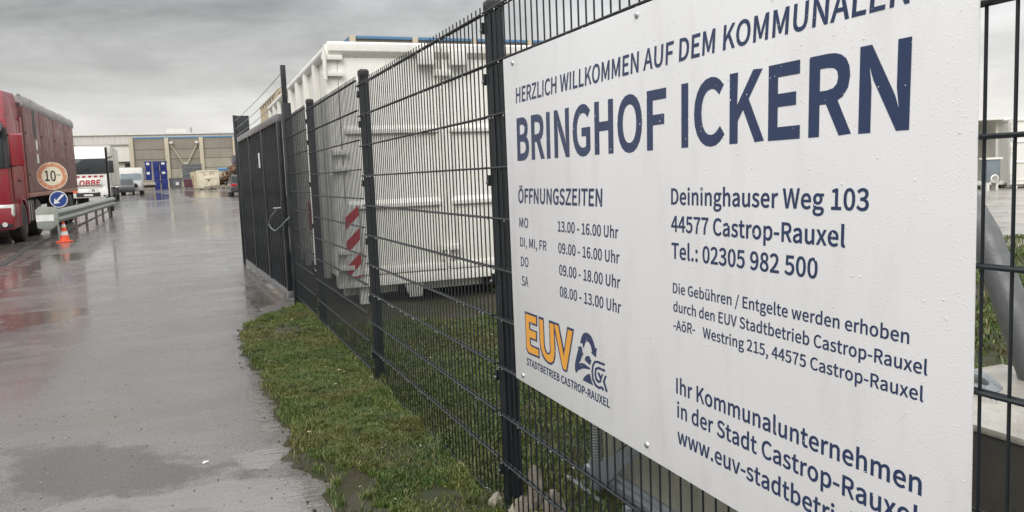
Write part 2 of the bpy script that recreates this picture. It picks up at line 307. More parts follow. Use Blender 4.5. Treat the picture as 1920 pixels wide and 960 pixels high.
# ------------------------------------------------------------------ text flattened to mesh
GLYPHS = json.loads(r"""{" ":[314,[]],",":[389,[[105,-266,214,-196,285,-97,310,27,297,107,260,158,202,176,154,166,119,135,105,87,118,39,152,8,199,-3,214,-1,197,-79,149,-143,74,-190]]],"-":[486,[[64,343,423,343,423,441,64,441]]],".":[389,[[195,-18,241,-6,274,28,287,78,274,130,241,164,195,176,148,164,115,130,102,78,115,28,148,-6]]],"/":[549,[[15,-251,109,-251,528,1112,436,1112]]],"0":[777,[[389,-18,497,3,586,67,652,174,694,323,709,517,694,708,652,856,586,961,497,1024,389,1045,281,1024,192,961,126,856,84,708,70,517,84,323,126,174,192,67,281,3],[389,85,324,101,270,151,229,235,203,356,193,517,203,676,229,797,270,880,324,928,389,944,454,928,509,880,550,797,576,676,585,517,576,356,550,235,509,151,454,101]]],"1":[777,[[123,0,686,0,686,106,480,106,480,1027,382,1027,169,954,169,873,353,873,353,106,123,106]]],"2":[777,[[62,0,707,0,707,111,423,111,255,101,467,323,607,536,658,744,645,845,606,928,543,991,460,1031,359,1045,241,1026,142,974,56,895,130,822,192,883,263,926,343,941,449,915,512,843,532,738,482,550,327,333,62,76]]],"3":[777,[[368,-18,473,-5,564,32,635,92,682,174,699,275,669,398,592,486,482,535,482,542,578,595,641,678,664,789,649,878,608,949,545,1001,462,1034,364,1045,255,1029,161,986,78,923,147,842,210,894,281,928,360,941,453,921,513,864,534,779,524,716,495,662,441,620,361,592,249,583,249,485,374,475,465,448,525,405,558,348,569,279,542,177,469,111,360,88,256,105,173,148,106,206,41,123,120,54,227,2]]],"4":[777,[[476,0,597,0,597,283,734,283,734,385,597,385,597,1027,455,1027,28,367,28,283,476,283],[476,385,161,385,395,735,478,887,483,887,476,700]]],"5":[777,[[367,-18,468,-3,560,41,634,113,685,211,703,333,687,455,643,547,576,611,491,649,394,661,239,620,266,917,653,917,653,1027,154,1027,120,548,189,504,244,537,298,558,360,564,472,536,546,457,573,331,543,201,465,118,354,88,249,105,167,146,102,202,38,118,118,52,226,2]]],"6":[777,[[422,-18,514,-3,595,42,659,112,702,204,717,315,704,431,667,522,607,586,528,624,431,637,350,622,269,580,199,514,215,680,253,801,310,881,382,926,464,940,524,930,580,903,626,861,699,940,635,994,555,1031,458,1045,342,1026,238,965,155,859,99,702,78,490,95,307,143,165,216,63,311,2],[202,412,272,488,343,529,410,542,514,514,575,436,595,315,572,193,510,112,422,83,310,121,236,232]]],"7":[777,[[277,0,410,0,425,224,454,419,506,598,589,771,711,950,711,1027,69,1027,69,917,567,917,406,642,316,349]]],"8":[777,[[392,-18,499,-5,588,32,655,89,698,162,713,246,688,368,625,455,541,517,541,524,603,585,655,670,676,772,664,861,628,935,570,992,491,1029,395,1042,251,1009,151,918,113,782,133,684,183,605,252,545,252,539,162,474,92,378,64,255,80,166,125,90,195,32,285,-5],[462,557,348,610,263,680,230,782,251,869,309,926,394,947,487,922,546,857,567,765,555,691,520,622],[394,77,283,102,206,169,178,266,196,358,246,436,319,499,455,439,553,364,591,251,566,160,498,99]]],"9":[777,[[329,-18,442,2,543,65,626,175,681,338,702,557,685,733,637,870,563,967,468,1025,356,1045,264,1029,183,985,119,915,77,823,62,711,75,597,112,507,171,442,250,403,345,389,430,405,511,448,581,514,563,348,525,227,469,147,401,102,325,88,260,98,201,125,151,167,81,87,146,33,228,-4],[580,622,509,543,436,498,366,485,264,513,203,592,182,711,205,835,268,916,357,945,470,908,545,800]]],":":[389,[[195,546,241,559,274,593,287,644,274,695,241,730,195,742,148,730,115,695,102,644,115,593,148,559],[195,-18,241,-6,274,28,287,78,274,130,241,164,195,176,148,164,115,130,102,78,115,28,148,-6]]],"A":[852,[[6,0,136,0,235,314,611,314,709,0,846,0,497,1027,353,1027],[268,416,318,574,420,922,426,922,529,574,578,416]]],"B":[920,[[141,0,468,0,596,12,704,48,786,108,839,192,857,301,830,422,757,503,648,546,648,553,730,602,781,680,798,776,782,871,734,942,659,990,562,1018,445,1027,141,1027],[270,591,270,924,429,924,563,908,644,855,671,759,646,669,566,611,423,591],[270,104,270,490,450,490,603,471,697,410,730,305,696,191,601,125,450,104]]],"C":[894,[[528,-18,651,-1,755,49,843,129,772,211,703,149,624,109,534,95,425,114,337,169,270,256,229,373,214,517,229,658,273,773,340,859,430,913,538,931,619,919,689,885,748,835,818,919,746,981,652,1027,536,1045,389,1021,264,953,166,843,104,695,81,513,103,329,165,182,260,73,383,5]]],"D":[964,[[141,0,403,0,572,23,705,88,802,195,861,338,881,517,861,696,802,838,704,942,569,1005,398,1027,141,1027],[270,106,270,922,387,922,517,904,618,854,690,772,734,659,748,517,734,375,690,260,618,176,517,124,387,106]]],"E":[825,[[141,0,748,0,748,111,270,111,270,485,660,485,660,595,270,595,270,917,732,917,732,1027,141,1027]]],"F":[773,[[141,0,270,0,270,461,662,461,662,570,270,570,270,917,732,917,732,1027,141,1027]]],"G":[965,[[545,-18,673,-3,781,39,861,101,861,532,524,532,524,424,742,424,742,155,692,123,629,102,557,95,437,114,342,169,272,256,229,373,214,517,230,658,275,773,346,859,441,913,556,931,647,918,720,883,777,835,847,919,776,979,679,1026,552,1045,399,1021,269,953,169,843,104,695,81,513,103,329,167,182,265,73,393,5]]],"H":[1020,[[141,0,270,0,270,485,749,485,749,0,880,0,880,1027,749,1027,749,597,270,597,270,1027,141,1027]]],"I":[410,[[141,0,270,0,270,1027,141,1027]]],"K":[905,[[141,0,270,0,270,325,447,535,755,0,899,0,528,637,850,1027,703,1027,273,511,270,511,270,1027,141,1027]]],"L":[761,[[141,0,720,0,720,111,270,111,270,1027,141,1027]]],"M":[1137,[[141,0,258,0,258,569,241,871,246,871,329,637,524,104,611,104,804,637,887,871,892,871,875,569,875,0,996,0,996,1027,840,1027,644,478,573,263,567,263,493,478,297,1027,141,1027]]],"N":[1013,[[141,0,263,0,263,539,248,860,254,860,364,648,738,0,871,0,871,1027,748,1027,748,493,766,168,759,168,648,380,273,1027,141,1027]]],"O":[1039,[[520,-18,664,6,785,75,878,186,937,335,958,517,937,698,878,845,785,954,664,1022,520,1045,375,1022,254,954,161,845,102,698,81,517,102,335,161,186,254,75,375,6],[520,95,417,114,332,170,269,258,228,375,214,517,228,658,269,773,332,859,417,913,520,931,622,913,707,859,771,773,811,658,825,517,811,375,771,258,707,170,622,114]]],"P":[887,[[141,0,270,0,270,409,440,409,566,421,670,458,750,520,800,609,818,725,800,843,749,928,668,985,562,1017,434,1027,141,1027],[270,514,270,922,417,922,515,916,591,896,645,859,678,803,689,725,660,605,572,536,423,514]]],"R":[889,[[270,539,270,922,443,922,579,904,663,846,692,739,663,628,579,561,443,539],[704,0,850,0,590,450,711,504,792,600,821,739,803,851,755,933,679,987,580,1017,462,1027,141,1027,141,0,270,0,270,436,455,436]]],"S":[835,[[426,-18,544,-4,641,38,713,100,759,180,775,273,746,401,671,487,563,548,417,611,338,648,273,701,246,783,270,862,337,913,438,931,527,920,605,887,672,836,739,919,657,984,555,1029,438,1045,333,1032,244,995,175,937,131,862,115,773,148,647,227,563,324,510,471,445,559,402,620,347,643,262,617,174,543,116,427,95,323,111,226,155,144,223,67,133,167,53,288,0]]],"T":[839,[[354,0,485,0,485,917,796,917,796,1027,43,1027,43,917,354,917]]],"U":[1010,[[506,-18,624,-4,725,42,804,125,856,251,874,423,874,1027,749,1027,749,420,737,292,703,199,650,139,583,105,506,95,429,105,363,139,312,199,278,292,266,420,266,1027,137,1027,137,423,155,251,206,125,285,42,387,-4]]],"V":[805,[[329,0,479,0,805,1027,674,1027,508,471,409,132,403,132,304,471,137,1027,1,1027]]],"W":[1230,[[254,0,408,0,560,619,612,853,618,853,668,619,824,0,980,0,1192,1027,1069,1027,958,468,902,134,894,134,821,468,678,1027,559,1027,417,468,345,134,339,134,277,468,169,1027,36,1027]]],"X":[803,[[24,0,161,0,308,277,391,444,396,444,485,277,637,0,780,0,479,524,759,1027,623,1027,486,765,413,613,408,613,326,765,186,1027,43,1027,324,531]]],"Z":[845,[[70,0,779,0,779,111,230,111,772,950,772,1027,119,1027,119,917,612,917,70,78]]],"a":[789,[[304,-18,395,-3,479,36,556,91,560,91,571,0,676,0,676,468,667,573,637,659,586,725,512,766,413,780,296,764,195,726,115,681,164,592,230,632,307,662,392,674,488,646,536,575,549,482,376,454,245,414,154,358,100,287,83,197,112,81,190,7],[340,85,272,97,224,136,206,206,238,292,346,356,549,396,549,185,478,130,410,97]]],"b":[866,[[464,-18,565,-1,655,51,728,135,776,249,794,392,781,523,744,630,683,711,598,762,492,780,407,766,326,727,252,674,258,810,258,1115,129,1115,129,0,231,0,242,78,248,78,318,27,391,-7],[443,90,387,97,324,122,258,168,258,569,328,625,395,660,459,672,576,637,641,539,661,391,632,229,555,126]]],"c":[714,[[429,-18,518,-7,601,26,675,77,619,164,567,126,507,99,440,88,317,125,234,226,204,380,236,533,320,635,444,672,500,664,550,641,595,606,660,690,601,735,528,767,438,780,325,763,225,712,145,630,92,519,73,380,90,241,140,131,216,49,314,-1]]],"d":[868,[[388,-18,475,-3,553,36,619,90,623,90,634,0,739,0,739,1115,611,1115,611,822,618,692,552,739,484,769,403,780,302,762,212,710,140,627,92,516,74,380,89,241,130,130,195,49,282,-1],[416,90,302,124,231,224,206,381,236,534,315,635,426,672,488,664,549,639,611,592,611,193,548,135,484,101]]],"e":[776,[[437,-18,532,-8,615,20,686,59,641,144,583,112,521,91,451,84,323,117,236,209,199,350,711,350,717,423,704,543,666,642,604,717,520,764,413,780,311,762,218,711,143,628,92,516,73,380,91,242,143,131,221,50,321,-1],[197,441,237,570,315,650,416,678,518,651,582,571,605,441]]],"g":[790,[[385,-350,516,-336,622,-298,702,-241,753,-169,770,-87,741,16,652,75,506,94,356,94,276,105,234,134,223,176,229,213,247,243,272,268,384,241,526,273,625,365,662,506,655,568,633,621,601,662,756,662,756,761,492,761,384,780,296,768,218,732,156,676,114,601,99,508,114,424,151,354,199,304,199,298,159,263,128,215,115,157,124,103,148,62,183,32,183,25,123,-24,85,-83,71,-147,112,-258,222,-326],[384,328,303,350,245,412,223,508,245,604,303,665,384,686,466,665,524,604,546,508,524,412,465,350],[403,-262,285,-245,210,-199,183,-129,191,-85,216,-41,261,0,359,-11,490,-11,575,-20,627,-51,644,-108,614,-183,531,-239]]],"h":[850,[[129,0,258,0,258,552,328,616,393,655,465,668,547,647,594,581,609,465,609,0,737,0,737,482,728,587,701,670,655,731,590,768,504,780,408,763,326,717,252,653,258,810,258,1115,129,1115]]],"i":[385,[[129,0,258,0,258,761,129,761],[193,917,238,928,268,958,279,1003,268,1046,238,1075,193,1085,149,1075,120,1046,109,1003,120,958,149,928]]],"k":[773,[[129,0,255,0,255,200,398,367,620,0,759,0,472,454,725,761,583,761,261,360,255,360,255,1115,129,1115]]],"l":[398,[[263,-18,338,-7,319,91,293,88,275,94,262,111,258,143,258,1115,129,1115,129,151,143,59,186,2]]],"m":[1297,[[129,0,258,0,258,552,325,617,389,655,448,668,528,647,574,581,590,465,590,0,717,0,717,552,786,617,849,655,909,668,989,647,1035,581,1050,465,1050,0,1178,0,1178,482,1169,587,1142,670,1096,731,1032,768,948,780,859,761,776,710,696,634,654,712,586,762,486,780,399,763,320,716,249,650,246,650,234,761,129,761]]],"n":[854,[[129,0,258,0,258,552,328,616,393,655,465,668,547,647,594,581,609,465,609,0,737,0,737,482,728,587,701,670,655,731,590,768,504,780,408,763,324,716,249,650,246,650,234,761,129,761]]],"o":[849,[[424,-18,532,-1,629,49,706,131,757,241,776,380,757,519,706,630,629,712,532,763,424,780,316,763,220,712,143,630,92,519,73,380,92,241,143,131,220,49,316,-1],[424,88,309,125,232,226,204,380,232,533,309,635,424,672,540,635,618,533,646,380,618,226,540,125]]],"p":[868,[[129,-321,258,-321,258,-63,254,70,323,22,394,-8,464,-18,565,-1,655,51,728,135,776,249,794,392,781,523,744,630,683,711,598,762,492,780,405,765,323,726,249,672,246,672,234,761,129,761],[443,90,387,97,324,122,258,168,258,569,328,625,395,660,459,672,576,637,641,539,661,391,632,229,555,126]]],"r":[543,[[129,0,258,0,258,489,315,592,382,648,448,665,522,653,546,763,465,780,384,761,310,706,249,622,246,622,234,761,129,761]]],"s":[655,[[328,-18,479,13,572,94,604,207,568,322,482,392,373,438,292,471,232,511,209,570,224,625,271,665,350,681,413,672,470,648,522,613,584,693,518,737,439,768,349,780,207,751,118,674,87,564,121,458,203,390,308,345,390,311,455,265,482,200,465,140,416,97,332,81,248,93,175,124,106,172,45,87,126,33,222,-4]]],"t":[528,[[367,-18,508,10,483,106,396,85,327,103,290,152,279,231,279,657,486,657,486,761,279,761,279,975,172,975,158,761,38,754,38,657,151,657,151,235,158,150,181,80,221,27,283,-6]]],"u":[850,[[352,-18,447,-1,529,47,602,119,606,119,616,0,723,0,723,761,595,761,595,221,527,148,461,106,389,92,308,113,261,179,246,294,246,761,118,761,118,279,127,173,154,90,200,30,265,-6]]],"v":[730,[[293,0,443,0,711,761,585,761,441,328,371,104,364,104,294,328,151,761,18,761]]],"w":[1123,[[249,0,398,0,506,408,557,629,564,629,616,410,725,0,881,0,1087,761,964,761,853,321,807,109,800,109,746,321,627,761,503,761,384,321,333,109,326,109,282,321,168,761,38,761]]],"x":[697,[[21,0,155,0,258,178,335,314,342,314,424,178,536,0,676,0,426,384,657,761,524,761,430,594,363,466,356,466,282,594,179,761,41,761,272,396]]],"Ö":[1039,[[520,-18,664,6,785,75,878,186,937,335,958,517,937,698,878,845,785,954,664,1022,520,1045,375,1022,254,954,161,845,102,698,81,517,102,335,161,186,254,75,375,6],[520,95,417,114,332,170,269,258,228,375,214,517,228,658,269,773,332,859,417,913,520,931,622,913,707,859,771,773,811,658,825,517,811,375,771,258,707,170,622,114],[359,1120,398,1130,426,1157,436,1197,426,1236,398,1263,359,1273,320,1263,293,1236,283,1197,293,1157,320,1130],[681,1120,720,1130,747,1157,756,1197,747,1236,720,1263,681,1273,641,1263,614,1236,604,1197,614,1157,641,1130]]],"ö":[849,[[424,-18,532,-1,629,49,706,131,757,241,776,380,757,519,706,630,629,712,532,763,424,780,316,763,220,712,143,630,92,519,73,380,92,241,143,131,220,49,316,-1],[424,88,309,125,232,226,204,380,232,533,309,635,424,672,540,635,618,533,646,380,618,226,540,125],[275,920,314,930,341,958,352,997,341,1036,314,1064,275,1074,234,1064,207,1036,197,997,207,958,234,930],[574,920,614,930,641,958,651,997,641,1036,614,1064,574,1074,534,1064,507,1036,497,997,507,958,534,930]]],"ü":[850,[[352,-18,447,-1,529,47,602,119,606,119,616,0,723,0,723,761,595,761,595,221,527,148,461,106,389,92,308,113,261,179,246,294,246,761,118,761,118,279,127,173,154,90,200,30,265,-6],[273,920,313,930,341,958,352,997,341,1036,313,1064,273,1074,234,1064,206,1036,196,997,206,958,234,930],[574,920,614,930,642,958,653,997,642,1036,614,1064,574,1074,535,1064,508,1036,497,997,508,958,535,930]]]}""")
def grow(pts, d):
    """move a closed outline outwards by d with short mitres"""
    q = [p for i, p in enumerate(pts) if math.hypot(p[0] - pts[i - 1][0], p[1] - pts[i - 1][1]) > .0031]; n = len(q); out = []
    for i in range(n):
        a, b_, c = q[i - 1], q[i], q[(i + 1) % n]
        u = Vector((b_[0] - a[0], b_[1] - a[1])).normalized(); v = Vector((c[0] - b_[0], c[1] - b_[1])).normalized()
        n1_, n2_ = Vector((-u.y, u.x)), Vector((-v.y, v.x)); m = n1_ + n2_
        if m.length < .35: m = n1_ + n2_ + (u - v) * .5
        m.normalize(); k = 1 / max(m.dot(n1_), .7); out.append((b_[0] + m.x * d * k, b_[1] + m.y * d * k))
    return out
def area(p): return sum(p[i - 1][0] * p[i][1] - p[i][0] * p[i - 1][1] for i in range(len(p))) / 2
def text_mesh(s, bold=0.0):
    """letters from the outline table above, filled flat; bold = growth of the strokes as a share of the cap height"""
    cu = bpy.data.curves.new('t', 'CURVE'); cu.dimensions = '2D'; cu.fill_mode = 'FRONT'; x = 0.0
    for ch in s:
        adv, loops = GLYPHS[ch]; pl = [[(lp[2 * i] / 4000, lp[2 * i + 1] / 4000) for i in range(len(lp) // 2)] for lp in loops]
        big = max(pl, key=lambda p: abs(area(p))) if pl else None
        sgn = 1 if big and area(big) < 0 else -1
        for p in pl:
            p = grow(p, bold * GCAP * sgn); sp_ = cu.splines.new('POLY'); sp_.points.add(len(p) - 1); sp_.use_cyclic_u = True
            for i, q in enumerate(p): sp_.points[i].co = (x + q[0], q[1], 0, 1)
        x += adv / 4000 + bold * GCAP * 0.9
    o = bpy.data.objects.new('t', cu); col.objects.link(o); bpy.context.view_layer.update()
    me = bpy.data.meshes.new_from_object(o.evaluated_get(bpy.context.evaluated_depsgraph_get()))
    bpy.data.objects.remove(o); bpy.data.curves.remove(cu)
    n = len(me.vertices); co = np.zeros(n * 3); me.vertices.foreach_get('co', co); co = co.reshape(-1, 3)[:, :2]
    fs = [list(p.vertices) for p in me.polygons]; bpy.data.meshes.remove(me); return co, fs
GCAP = max(GLYPHS['H'][1][0][1::2]) / 4000
CAPH = GCAP
def lettering(s, bl, br, tl, X, mat, parent, bold=0.02, ref=None, name='lettering', label=None, mapf=None, off=None):
    """text laid on the plane through three points: baseline start, baseline end, cap top above the start"""
    co, fs = text_mesh(s, bold); x0 = co[:, 0].min()
    if ref: r_, _ = text_mesh(ref, bold); x1 = r_[:, 0].max()
    else: x1 = co[:, 0].max()
    bl, br, tl = Vector(bl), Vector(br), Vector(tl)
    u = (br - bl) / (x1 - x0); v = (tl - bl) / CAPH
    o = off or Vector((0, 0, 0))
    me = bpy.data.meshes.new(name); me.from_pydata([tuple(bl + u * (a - x0) + v * b_ + o) for a, b_ in co], [], fs); me.materials.append(mat)
    ob = link(name, me, parent)
    if label: ob['label'] = label
    return ob

# ================================================================== GROUND
def in_poly(px, py, poly):
    c = np.zeros(px.shape, bool); n = len(poly)
    for i in range(n):
        x1, y1 = poly[i]; x2, y2 = poly[(i + 1) % n]
        k = ((y1 > py) != (y2 > py)) & (px < (x2 - x1) * (py - y1) / ((y2 - y1) if y2 != y1 else 1e-9) + x1); c ^= k
    return c
def seg_dist(px, py, poly):
    d = np.full(px.shape, 1e9); n = len(poly)
    for i in range(n):
        ax, ay = poly[i]; bx, by = poly[(i + 1) % n]; vx, vy = bx - ax, by - ay; l = vx * vx + vy * vy + 1e-12
        t = np.clip(((px - ax) * vx + (py - ay) * vy) / l, 0, 1); d = np.minimum(d, np.hypot(px - ax - t * vx, py - ay - t * vy))
    return d
def gpoly(pts): return [(ong(*p).x, ong(*p).y) for p in pts]
# puddles on the tarmac, surveyed from the photograph: outline in ground metres
PUDDLES = [gpoly(p) for p in (
    [(262, 363), (300, 362), (322, 366), (318, 373), (290, 376), (255, 375)],
    [(332, 359), (440, 358), (440, 369), (400, 371), (352, 370)],
    [(480, 590), (525, 560), (520, 545), (480, 545), (470, 560)],
    [(470, 720), (500, 700), (535, 790), (545, 850), (520, 885), (455, 880), (430, 850), (500, 840)],
    [(80, 960), (200, 935), (420, 905), (540, 885), (600, 905), (650, 960)],
    [(0, 520), (90, 478), (180, 472), (165, 486), (90, 494), (0, 560)],
    [(0, 590), (175, 575), (165, 590), (0, 625)],
    [(380, 425), (460, 412), (462, 440), (400, 446)],
)]
def axis(segments):
    out = []
    for a, b_, s in segments: out += list(np.arange(a, b_, s))
    return np.array(out + [segments[-1][1]])
gx = axis([(-500, -80, 60), (-80, -20, 5), (-20, -8, 1), (-8, -5, 0.25), (-5, 1.2, 0.07), (1.2, 4, 0.4), (4, 40, 3), (40, 500, 60)])
gy = axis([(-60, -10, 10), (-10, 1.5, 1), (1.5, 11, 0.07), (11, 22, 0.2), (22, 50, 0.6), (50, 130, 1.2), (130, 400, 30), (400, 900, 100)])
GX, GY = np.meshgrid(gx, gy); GZ = 0.0125 * np.clip(np.minimum(GY, 400) - 12, 0, None)
wet = np.zeros(GX.shape)
for poly in PUDDLES:
    sd_ = seg_dist(GX, GY, poly); ins = in_poly(GX, GY, poly); sc_ = 0.18 + 0.012 * np.clip(GY - 5, 0, 200)
    wet = np.maximum(wet, np.clip(0.5 + np.where(ins, sd_, -sd_) / sc_ * 0.5, 0, 1))
DRY = [gpoly(p) for p in (
    [(470, 505), (535, 505), (560, 575), (520, 598), (462, 612), (466, 585), (520, 560), (522, 535), (482, 532)],
    [(425, 880), (440, 858), (500, 852), (522, 872), (505, 893), (440, 905)],
    [(0, 840), (260, 830), (430, 880), (300, 935), (0, 948)],
    [(120, 470), (215, 395), (225, 400), (160, 468)],
)]
dry = np.zeros(GX.shape)
for poly in DRY:
    sd_ = seg_dist(GX, GY, poly); ins = in_poly(GX, GY, poly); sc_ = 0.2 + 0.012 * np.clip(GY - 5, 0, 200)
    dry = np.maximum(dry, np.clip(0.5 + np.where(ins, sd_, -sd_) / sc_ * 0.5, 0, 1))
dry = np.maximum(dry, np.clip(1 - np.abs(GX + 0.76) / 0.16, 0, 1) * ((GY > 3) & (GY < 8.2)) * 0.75)
def grid_obj(name, X, Y, Z, mat, attrs=None, keep=None, kind='structure', label=None):
    h, w = X.shape; me = bpy.data.meshes.new(name); idx = np.arange(h * w).reshape(h, w)
    q = np.stack([idx[:-1, :-1], idx[:-1, 1:], idx[1:, 1:], idx[1:, :-1]], -1).reshape(-1, 4)
    if keep is not None:
        kf = (keep[:-1, :-1] & keep[:-1, 1:] & keep[1:, 1:] & keep[1:, :-1]).reshape(-1); q = q[kf]
    me.vertices.add(h * w); me.vertices.foreach_set('co', np.stack([X, Y, Z], -1).reshape(-1).astype(np.float32))
    me.loops.add(q.size); me.loops.foreach_set('vertex_index', q.reshape(-1).astype(np.int32))
    me.polygons.add(len(q)); me.polygons.foreach_set('loop_start', (np.arange(len(q)) * 4).astype(np.int32)); me.polygons.foreach_set('use_smooth', np.ones(len(q), bool))
    me.update(calc_edges=True); me.validate()
    for k, v in (attrs or {}).items():
        a = me.attributes.new(k, 'FLOAT', 'POINT'); a.data.foreach_set('value', v.reshape(-1).astype(np.float32))
    me.materials.append(mat); o = link(name, me); o['kind'] = kind
    if label: o['label'] = label
    return o
SEAM_Y, SEAM_X = ong(350, 390).y, ong(400, 440).x
def asphalt_mat():
    b = NB('wet_asphalt'); P = b.pos
    big = b.noise(P, 0.16, 5, 0.6, 0.3); mid = b.noise(b.mp(P, (1.6, 0.35, 1)), 0.8, 6, 0.65, 0.5); grit = b.noise(P, 95, 3, 0.7); st = b.vor(P, 130)
    streak = b.noise(b.mp(P, (0.5, 2.2, 1)), 1.1, 7, 0.7, 0.6)
    c = b.mix(b.ramp(mid, 0.35, 0.65), (0.056, 0.052, 0.045), (0.088, 0.080, 0.069))
    c = b.mix(b.ramp(big, 0.4, 0.62), c, (0.092, 0.078, 0.064))
    c = b.mix(b.math('MULTIPLY', b.ramp(grit, 0.48, 0.68), 0.75), c, (0.22, 0.21, 0.19))
    c = b.mix(b.math('MULTIPLY', b.ramp(grit, 0.5, 0.3), 0.5), c, (0.035, 0.034, 0.031))
    w = b.attr('puddle')
    wn = b.math('ADD', w, b.math('MULTIPLY', b.math('SUBTRACT', b.noise(P, 3.2, 7, 0.7, 0.4), 0.5), 1.1))
    nat = b.ramp(b.math('ADD', b.math('MULTIPLY', streak, 0.6), b.math('MULTIPLY', big, 0.5)), 0.56, 0.66)
    pud = b.math('MAXIMUM', b.ramp(wn, 0.45, 0.6), b.math('MULTIPLY', nat, 0.25))
    dn = b.ramp(b.math('ADD', b.attr('gravelly'), b.math('MULTIPLY', b.math('SUBTRACT', b.noise(P, 5, 7, 0.7), 0.5), 1.6)), 0.45, 0.8)
    dn = b.math('MULTIPLY', dn, b.math('SUBTRACT', 1.0, pud))
    c = b.mix(b.math('MULTIPLY', dn, 0.5), c, (0.05, 0.048, 0.044))
    c = b.mix(b.math('MULTIPLY', pud, 0.5), c, (0.13, 0.118, 0.10)); c = b.mix(b.math('MULTIPLY', b.ramp(b.vor(P, 55), 0.1, 0.02), 0.55), c, (0.34, 0.32, 0.29))
    sx_ = b.N.new('ShaderNodeSeparateXYZ'); b.L.new(P, sx_.inputs[0]); wob = b.math('MULTIPLY', b.math('SUBTRACT', b.noise(P, 1.5, 5, 0.7), 0.5), 0.35)
    def seam(axis_, at_, w_, slope=0.0):
        v_ = b.math('ADD', sx_.outputs[axis_], b.math('ADD', wob, b.math('MULTIPLY', sx_.outputs[1 - axis_], slope)))
        return b.ramp(b.math('ABSOLUTE', b.math('SUBTRACT', v_, at_)), w_, w_ * 2.2, 1, 0)
    joints = b.math('MAXIMUM', b.math('MAXIMUM', seam(1, SEAM_Y, 0.09), seam(0, SEAM_X, 0.012)), b.math('MAXIMUM', seam(1, 17.5, 0.03, 0.25), seam(0, -4.15, 0.03)))
    c = b.mix(b.math('MULTIPLY', joints, 0.65), c, (0.025, 0.024, 0.022))
    zone = b.ramp(b.math('ADD', b.math('MULTIPLY', streak, 0.35), b.math('ADD', b.math('MULTIPLY', big, 0.35), b.math('MULTIPLY', b.noise(P, 1.1, 7, 0.72, 0.8), 0.3))), 0.42, 0.58)
    rough = b.math('ADD', b.math('ADD', b.math('MULTIPLY', b.math('SUBTRACT', 1.0, pud), b.math('MULTIPLY_ADD', zone, 0.17, 0.13)), 0.04), b.math('MULTIPLY', dn, 0.22))
    b.set(c, rough, 0, 0.75, b.math('MULTIPLY', b.math('SUBTRACT', 1.0, dn), b.math('SUBTRACT', 0.62, b.math('MULTIPLY', zone, 0.52))))
    b.b.inputs['Coat Roughness'].default_value = 0.09; b.b.inputs['Coat IOR'].default_value = 1.4
    h = b.math('MULTIPLY', b.math('SUBTRACT', 1.0, pud), b.math('MULTIPLY', b.math('ADD', grit, b.math('MULTIPLY', st, 0.4)), b.math('MULTIPLY_ADD', dn, 1.8, 0.7)))
    hh = b.math('ADD', h, b.math('MULTIPLY', b.noise(P, 2.5, 4), 1.5))
    b.bump(b.math('ADD', hh, b.math('MULTIPLY', b.noise(b.mp(P, (1, 3.2, 1)), 7, 4, 0.6), 0.8)), 0.4, 0.007); return b.m
grid_obj('asphalt_ground', GX, GY, GZ, asphalt_mat(), {'puddle': wet, 'gravelly': dry}, label='wet grey asphalt drive and yard with puddles')

# paving behind the fence: yard slab beyond the grass
def slab_mat():
    b = NB('yard_slab'); n = b.noise(b.pos, 0.35, 6, 0.6, 0.4); f = b.noise(b.pos, 40, 3)
    c = b.mix(b.ramp(n, 0.35, 0.65), (0.33, 0.31, 0.27), (0.22, 0.205, 0.18)); c = b.mix(b.math('MULTIPLY', f, 0.3), c, (0.14, 0.13, 0.12))
    b.set(c, b.ramp(b.noise(b.mp(b.pos, (1, 2.5, 1)), 0.7, 6, 0.65), 0.35, 0.6, 0.1, 0.45)); b.bump(f, 0.15, 0.004); return b.m

# ground relief shared by verge soil and grass
def fbm(x, y, s, o=3):
    return mnoise.fractal(Vector((x * s, y * s, 3.3)), 1.0, 2.0, o)
verge_edge = gpoly([(560, 573), (520, 596), (460, 612), (463, 640), (470, 665), (492, 695), (503, 725), (522, 760), (540, 800), (566, 850), (590, 880), (640, 905), (618, 930), (640, 962)])
verge_edge[0] = (-0.02, verge_edge[0][1])
def verge_left(y):
    pts = sorted([(q[1], q[0]) for q in verge_edge[2:]])
    ys = [q[0] for q in pts]; xs = [q[1] for q in pts]
    x = float(np.interp(y, ys, xs, left=xs[0] + (ys[0] - y) * 0.05, right=xs[-1]))
    x += 0.05 * fbm(y, 1.0, 2.2, 4) + 0.02 * fbm(y, 4.0, 14.0, 2)
    if y > 8.42: x = -0.66 + (y - 8.42) * 0.62        # the tongue runs back to the gate post
    return x
def soil_mat():
    b = NB('verge_soil'); n = b.noise(b.pos, 3.5, 7, 0.7); f = b.noise(b.pos, 70, 4, 0.7); g = b.noise(b.pos, 1.2, 5, 0.6)
    c = b.mix(b.ramp(n, 0.4, 0.6), (0.028, 0.036, 0.012), (0.038, 0.032, 0.018)); c = b.mix(b.ramp(g, 0.45, 0.6), c, (0.05, 0.043, 0.03))
    c = b.mix(b.math('MULTIPLY', b.ramp(f, 0.5, 0.75), 0.35), c, (0.10, 0.085, 0.055))
    b.set(c, b.ramp(n, 0.3, 0.55, 0.6, 0.95), 0, 0.25); b.bump(f, 0.6, 0.012); return b.m
SOIL = soil_mat()
def relief(x, y): return 0.018 + 0.03 * fbm(x, y, 1.3, 3) * 0.5 + 0.012 * fbm(x + 9, y, 7, 2)
xs = np.arange(-1.0, 0.06, 0.03); ys = np.arange(1.6, 9.7, 0.03)
VX, VY = np.meshgrid(xs, ys); VZ = np.zeros(VX.shape); kp = np.zeros(VX.shape, bool)
